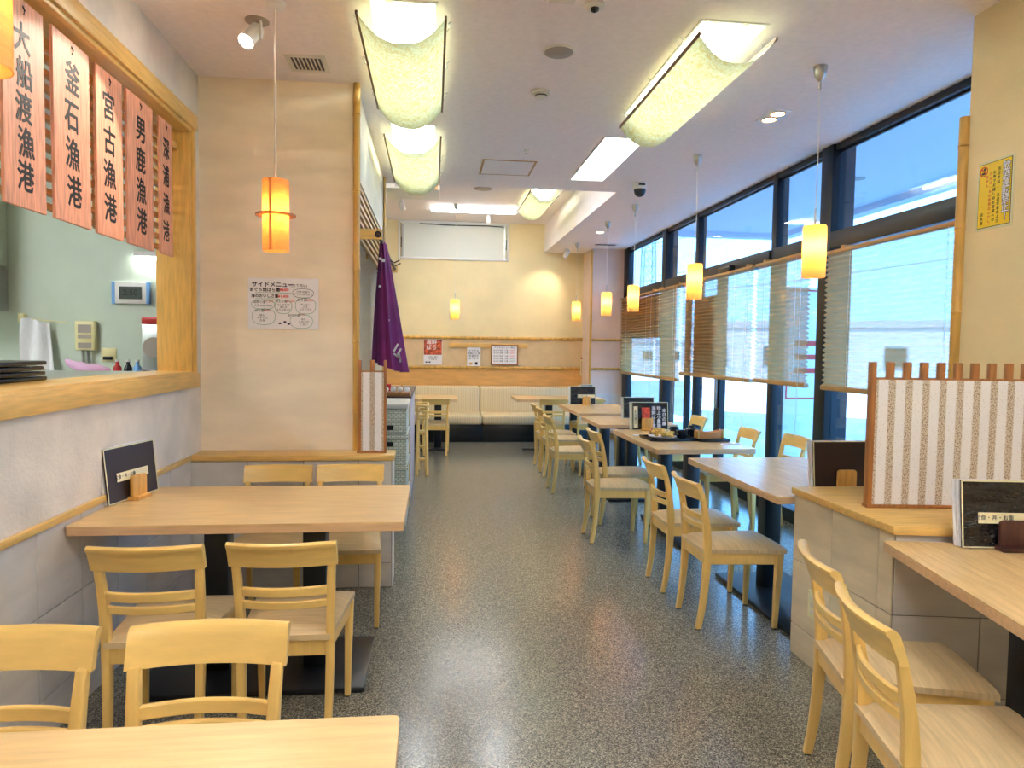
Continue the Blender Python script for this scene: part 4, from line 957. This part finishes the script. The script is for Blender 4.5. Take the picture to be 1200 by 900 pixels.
# ================================================================== RIGHT WALL POSTER
t = thing('warning_poster', 'yellow laminated warning poster on the right wall', 'poster', (XR-.002, 2.83, 2.085))
B('laminate', M['lamin'], (-.002, 0, -.1, .1, -.15, .15), t); B('sheet', M['ink'], (-.003, -.002, -.09, .09, -.14, .14), t); B('yellow_field', M['yellow'], (-.0036, -.003, -.0875, .0875, -.1375, .1375), t)
RR = (PI/2, 0, -PI/2); xx = -.004
text('title_edge', '飲\n酒\n運\n転\n禁\n止\n!', .044, M['menubrown'], t, (xx, -.062, -.002), RR, line=.80, off=.0026, ext=.0003)
text('title', '飲\n酒\n運\n転\n禁\n止\n!', .044, M['paper'], t, (xx-.0006, -.062, -.002), RR, line=.80, off=.0006, ext=.0003)
for s, y, z, m_ in (('当\n店\nで\nは\n、\n \n未\n成\n年\n者\nお\nよ\nび', -.022, -.01, 'ink'), ('お\n車\nで\nお\n越\nし\nの\nお\n客\n様\nへ\nの', .002, -.01, 'ink'), ('ア\nル\nコ\nー\nル\nの\n提\n供\nは\nい\nた\nし', .024, -.014, 'inkred'), ('ま\nせ\nん', .042, .06, 'inkred'), ('店\n本\n部', .066, -.1, 'ink')):
    text('lettering', s, .0165, M[m_], t, (xx, y, z), RR, line=1.12, off=.0003)
MB().tube([(xx, .062+.02*math.cos(a), .107+.02*math.sin(a)) for a in [2*PI*k/20 for k in range(21)]], .0022, 5).build('prohibition_ring', M['inkred'], t)
MB().tube([(xx, .062+.014, .107+.014), (xx, .062-.014, .107-.014)], .002, 5).build('prohibition_bar', M['inkred'], t)
B('car_pictogram', M['ink'], (-.005, -.0036, .055, .073, .094, .103), t, .002); B('cup_pictogram', M['ink'], (-.005, -.0036, .053, .063, .11, .122), t, .001)

# ================================================================== MENU STANDS
def menu_stand(loc, rz, label, cover='menu', blockm='block', w=.31, h=.225, n=3, strip=True, art=False, bx=0.0):
    t = thing('menu_stand', label, 'menu stand', loc, rz, 'table menu stands')
    for k in range(n):
        o = B('menu_sheet', M['paper'] if k else M[cover], (-w/2, w/2, -.003, .003, .004, h), t)
        o.location = (-.006*k, .010*k, 0); o.rotation_euler = (-.10-.02*k, 0, random.uniform(-.015, .015))
        if k: B('back_cover', M[cover], (-w/2+.002, w/2-.002, .003, .004, .006, h-.003), o)
        else: front = o
    mb = MB()
    for d in ((-w/2, -w/2+.005, .004, h), (w/2-.005, w/2, .004, h), (-w/2, w/2, h-.005, h), (-w/2, w/2, .004, .008)): mb.box(d[0], d[1], -.0045, -.003, d[2], d[3])
    mb.build('clear_edge', M['lamin'], front)
    MB().prism(rounded(-.048+bx, .048+bx, 0.006, .105, .014, 4), 0, .016, Matrix.Translation((0, -.012, 0)) @ Matrix.Rotation(PI/2, 4, 'X')).build('front_block', M[blockm], t, .003)
    B('foot', M[blockm], (-.05+bx, .05+bx, -.05, .06, 0, .016), t, .004)
    if strip:
        B('label_strip', M['labelstrip'], (-.105+bx, .105+bx, -.0062, -.0046, .088, .125), front)
        text('lettering', '定食・丼・お重', .019, M['ink'], front, (-.05+bx, -.0066, .107), ROT)
    if art:
        B('dish_photo', M['photo_red'], (-.07, .0, -.0052, -.004, .03, .19), front, 0)
        B('side_band', M['labelstrip'], (-.14, -.105, -.0052, -.004, .02, .2), front)
        for x, s in ((.03, '海\n鮮\nば\nら\n重'), (.075, '特\n上\n小\n重\n膳'), (.12, '本\n日\nの\n膳')): text('lettering', s, .036, M['paper'], front, (x, -.0055, .11), ROT, off=.0006)
        text('lettering', 'お\n品\n書\nき', .03, M['ink'], front, (-.122, -.0058, .11), ROT)
    return t
menu_stand((-1.275, 3.17, .72), 1.36, 'dark menu stand with wooden block on the wall table', 'menubrown', w=.34, n=4, h=.235)
menu_stand((1.985, 3.17, .72), 0, 'dark brown menu stand with wooden block behind the tiled partition', 'menubrown', strip=False, h=.24)
menu_stand((1.80, 5.64, .72), 0, 'menu stand with red dish photo on the food table', 'menu', strip=False, art=True, bx=-.03, h=.235)
menu_stand((1.99, 6.6, .72), 0, 'black menu stand on the small two-seat window table', 'menu', strip=False, h=.21)
menu_stand((1.785, 8.2, .72), 0, 'black menu stand with cream label on the farthest window-row table', 'menu', bx=.04)
menu_stand((2.15, 9.6, .72), .5, 'small dark menu stand on the far right bench table', 'menubrown', w=.22, h=.17, strip=False, n=2)
menu_stand((1.995, 2.175, .72), -.13, 'glossy menu stand with dark wood block on the near right table', 'menu', 'darkwood', w=.36, h=.235, bx=-.02)

# ================================================================== FOOD ON THE WINDOW TABLE
Z = .72
def tray(x, y, rz, lab, w=.36, d=.26):
    t = thing('meal_tray', lab, 'tray', (x, y, Z), rz); MB().prism(rounded(-w/2, w/2, -d/2, d/2, .02, 3), .001, .01).build('base', M['plastic_black'], t, .002)
    mb = MB()
    for q in ((-w/2, w/2, -d/2, -d/2+.01), (-w/2, w/2, d/2-.01, d/2), (-w/2, -w/2+.01, -d/2, d/2), (w/2-.01, w/2, -d/2, d/2)): mb.box(*q, .008, .02)
    mb.build('rim', M['plastic_black'], t, .003); return t
tray(1.76, 5.08, .05, 'black tray with fried food and cup on the window table')
tray(2.06, 5.08, .0, 'black tray with wooden boat dish on the window table', .24, .34)
def dish(name, lab, cat, x, y, prof, m_, z=Z+.011):
    t = thing(name, lab, cat, (x, y, z)); MB().lathe(prof, 24).build('body', M[m_], t, smooth=40); return t
dish('plate', 'white paper lined plate of fried food on the left tray', 'plate', 1.71, 5.06, [(.05, 0), (.085, .008), (.105, .018), (.1, .018), (.05, .008)], 'paper')
random.seed(9)
for i in range(7):
    a = i*.9; rings = []
    for j in range(7):
        v = j/6; r = .016*math.sin(PI*max(.06, min(.94, v)))**.5
        rings.append([Vector((-.05+.1*v, r*math.cos(b)*1.3+random.uniform(-.004, .004), .016+r*math.sin(b)+random.uniform(-.004, .004))) for b in [2*PI*k/8 for k in range(8)]])
    o = MB().loft(rings).build('tempura_piece', M['tempura'], None, smooth=60, loc=(1.71+.045*math.cos(a), 5.06+.04*math.sin(a), Z+.028+.012*(i % 3))); o.rotation_euler = (random.uniform(-.2, .3), random.uniform(-.5, .2), a*1.7)
    tag(o, 'piece of golden fried tempura on the left meal tray plate', 'tempura', 'tempura on the plate')
t = dish('tea_cup', 'dark handled cup on the left meal tray', 'cup', 1.86, 5.06, [(.03, 0), (.036, .01), (.04, .06), (.037, .06), (.032, .012), (.01, .008)], 'ceramic_dark')
MB().tube([(.04, 0, .05), (.062, 0, .045), (.064, 0, .02), (.036, 0, .015)], .005, 6).build('handle', M['ceramic_dark'], t, smooth=50)
dish('saucer', 'small dark saucer beside the cup on the left tray', 'saucer', 1.9, 4.985, [(.02, 0), (.04, .006), (.038, .007), (.02, .003)], 'ceramic_dark')
dish('soy_bottle', 'small brown soy sauce bottle behind the fried food', 'bottle', 1.70, 5.28, [(.014, 0), (.018, .01), (.016, .04), (.006, .05), (.006, .06), (.009, .062), (.004, .068)], 'brown', Z)
dish('soup_bowl', 'dark lidded soup bowl behind the boat dish', 'bowl', 1.99, 5.2, [(.025, 0), (.03, .01), (.045, .03), (.05, .05), (.045, .058), (.02, .07), (.02, .078), (.005, .08)], 'ceramic_dark')
dish('black_cup', 'black cup behind the left meal tray on the window table', 'cup', 1.93, 5.42, [(.03, 0), (.038, .03), (.036, .055), (.033, .055), (.03, .01), (.005, .008)], 'ceramic_dark', Z)
t = thing('boat_dish', 'orange wooden boat shaped dish on the right meal tray', 'dish', (2.06, 5.03, Z+.012), .1)
rings = []
for j in range(9):
    v = -1+2*j/8; wd = .04*(1-.45*v*v); hh = .05+.02*v*v
    rings.append([Vector((v*.105, -wd, hh)), Vector((v*.1, -wd*.6, 0)), Vector((v*.1, wd*.6, 0)), Vector((v*.105, wd, hh)), Vector((v*.098, wd*.8, hh)), Vector((v*.09, wd*.5, .012)), Vector((v*.09, -wd*.5, .012)), Vector((v*.098, -wd*.8, hh))])
MB().loft(rings).build('hull', M['board_orange'], t, smooth=35)
for x in (-.1, .1): B('end_board', M['block'], (x-.008, x+.008, -.03, .03, .0, .06), t, .003)
o = tag(MB().prism([(-.09, -.03), (.09, -.04), (.06, .03), (-.06, .02)], 0, .004).build('paper_napkin', M['paper'], None, loc=(2.13, 4.8, Z+.001)), 'folded white napkin near the right tray on the window table', 'napkin')
o = tag(MB().prism(rounded(-.07, .07, -.02, .02, .004, 2), 0, .004).build('paper_strip', M['paper'], None, loc=(1.63, 5.3, Z+.001)), 'white chopstick wrapper on the window table edge', 'wrapper')

# ================================================================== OUTSIDE
struct('ground_porch', MB().box(3.03, 5.4, -4, 16, -.2, -.05), M['concrete'])
struct('ground_lot', MB().box(-60, 260, -60, 320, -2.6, -2.4), M['asphalt'])
mb = MB(); mb.box(3.03, 4.85, -3, 9.385, 3.0, 3.05); mb.box(4.7, 4.85, -3, 9.385, 2.93, 3.0); mb.box(3.03, 4.85, 9.25, 9.385, 2.93, 3.0)
struct('canopy_soffit', mb, M['soffit'])
for i, (x, y) in enumerate(((3.9, 4.6), (3.9, 6.2))):
    t = thing('porch_downlight', ['round downlight in the porch soffit, nearer one', 'round downlight in the porch soffit, farther one'][i], 'light', (x, y, 3.0)); MB().lathe([(.07, 0), (.07, -.006), (.05, -.008)], 18).build('ring', M['grey'], t)
t = thing('porch_board', 'white notice board with red border standing on the porch', 'sign', (3.83, 6.9, -.05), .1)
B('panel', M['white'], (-.24, .24, -.02, .02, .25, 2.1), t, .004); mb = MB()
for d in ((-.22, .22, .95, .965), (-.22, .22, 2.06, 2.075), (-.22, -.205, .965, 2.06), (.205, .22, .965, 2.06)): mb.box(d[0], d[1], -.024, -.02, d[2], d[3])
mb.build('red_border', M['inkred'], t)
for x in (-.2, .2): B('leg', M['steel'], (x-.02, x+.02, -.15, .15, 0, .25), t)
for z in (1.5, 1.36, 1.22): B('red_line', M['inkred'], (-.12, .14, -.024, -.02, z, z+.05), t)
def building(loc, rz, sx, sy, h, lab, nx=6):
    t = thing('building', lab, 'building', loc, rz)
    B('walls', M['white'], (-sx/2, sx/2, -sy/2, sy/2, 0, h), t); B('roof_parapet', M['concrete'], (-sx/2-.2, sx/2+.2, -sy/2-.2, sy/2+.2, h, h+.4), t)
    for i in range(nx):
        x = -sx/2+sx*(i+.5)/nx; o = B('window', M['steel'], (x-.6, x+.6, -sy/2-.06, -sy/2, h*.55, h*.8), t); B('pane', M['carglass'], (x-.52, x+.52, -sy/2-.07, -sy/2-.06, h*.57, h*.78), o)
    return t
building((30, 40, -2.4), -.6, 26, 10, 5.2, 'low white building across the lot to the right', 8)
building((22, 90, -2.4), -.15, 40, 12, 4.6, 'long white building on the horizon behind the sliding door', 12)
def car(loc, rz, lab):
    t = thing('car', lab, 'car', loc, rz)
    body = [(-2.1, .35), (-2.1, .8), (-1.9, .95), (-1.2, 1.0), (-.6, 1.45), (1.1, 1.5), (1.9, 1.0), (2.1, .9), (2.1, .35)]
    Mc = Matrix.Rotation(PI/2, 4, 'X')
    MB().prism([(x, z) for x, z in body], -.82, .82, Mc).build('body', M['carwhite'], t, .12, 3)
    MB().prism([(-1.1, 1.02), (-.58, 1.4), (1.0, 1.44), (1.65, 1.02)], -.835, .835, Mc).build('side_glass', M['carglass'], t)
    for s in (-1, 1): MB().box(s*2.0-.12, s*2.0+.12, -.7, .7, .4, .58).build('bumper', M['grey'], t, .04)
    MB().prism([(-1.25, 1.0), (-.7, 1.42), (-.6, 1.42), (-1.1, 1.0)], -.7, .7, Mc).build('windscreen', M['carglass'], t)
    for x in (-1.3, 1.3):
        for y in (-.8, .8): MB().cyl((x, y-.1, .32), (x, y+.1, .32), .32, n=20).build('wheel', M['rubber'], t, smooth=40)
car((26, 54, -2.4), 1.1, 'white car parked in the lot seen through the sliding door')
car((30, 55, -2.4), 1.1, 'second white car parked right of the first in the lot')
t = thing('radio_tower', 'steel lattice tower seen through the far upper pane', 'tower', (46, 148, -2.4))
mb = MB(); Wd = 2.3
def tw(z): return Wd*(1-z/90)
for k in range(4):
    a = PI/4+k*PI/2; MB().cyl((tw(0)*math.cos(a), tw(0)*math.sin(a), 0), (tw(44)*math.cos(a), tw(44)*math.sin(a), 44), .14, n=6).build('leg', M['towersteel'], t)
for k in range(4):
    mb = MB()
    for j in range(14):
        z0, z1 = j*3.1, j*3.1+3.1; a, b = PI/4+k*PI/2, PI/4+(k+1)*PI/2
        p = lambda z, q: (tw(z)*math.cos(q), tw(z)*math.sin(q), z)
        mb.cyl(p(z0, a), p(z1, b), .07, n=4); mb.cyl(p(z0, b), p(z1, a), .07, n=4); mb.cyl(p(z1, a), p(z1, b), .07, n=4)
    mb.build('bracing', M['towersteel'], t)
for i, (z0, z1) in enumerate(((17, 21), (13, 16), (24, 28))):
    o = MB().tube([(46.5, 147, z0), (62, 122, (z0+z1)/2-.8), (80, 95, z1)], .05, 5).build('power_line', M['ink'], None)
    tag(o, ['middle power line crossing the sky outside', 'lowest power line crossing the sky outside', 'highest power line crossing the sky outside'][i], 'power line', 'power lines outside')

t = thing('utility_pole', 'concrete utility pole at the end of the power lines outside', 'pole', (80, 95, -2.4))
MB().cyl((0, 0, 0), (0, 0, 31), .22, .14, 12).build('shaft', M['concrete'], t, smooth=40)
for z in (18, 23, 30): B('crossarm', M['towersteel'], (-.9, .9, -.08, .08, z-.1, z+.1), t)
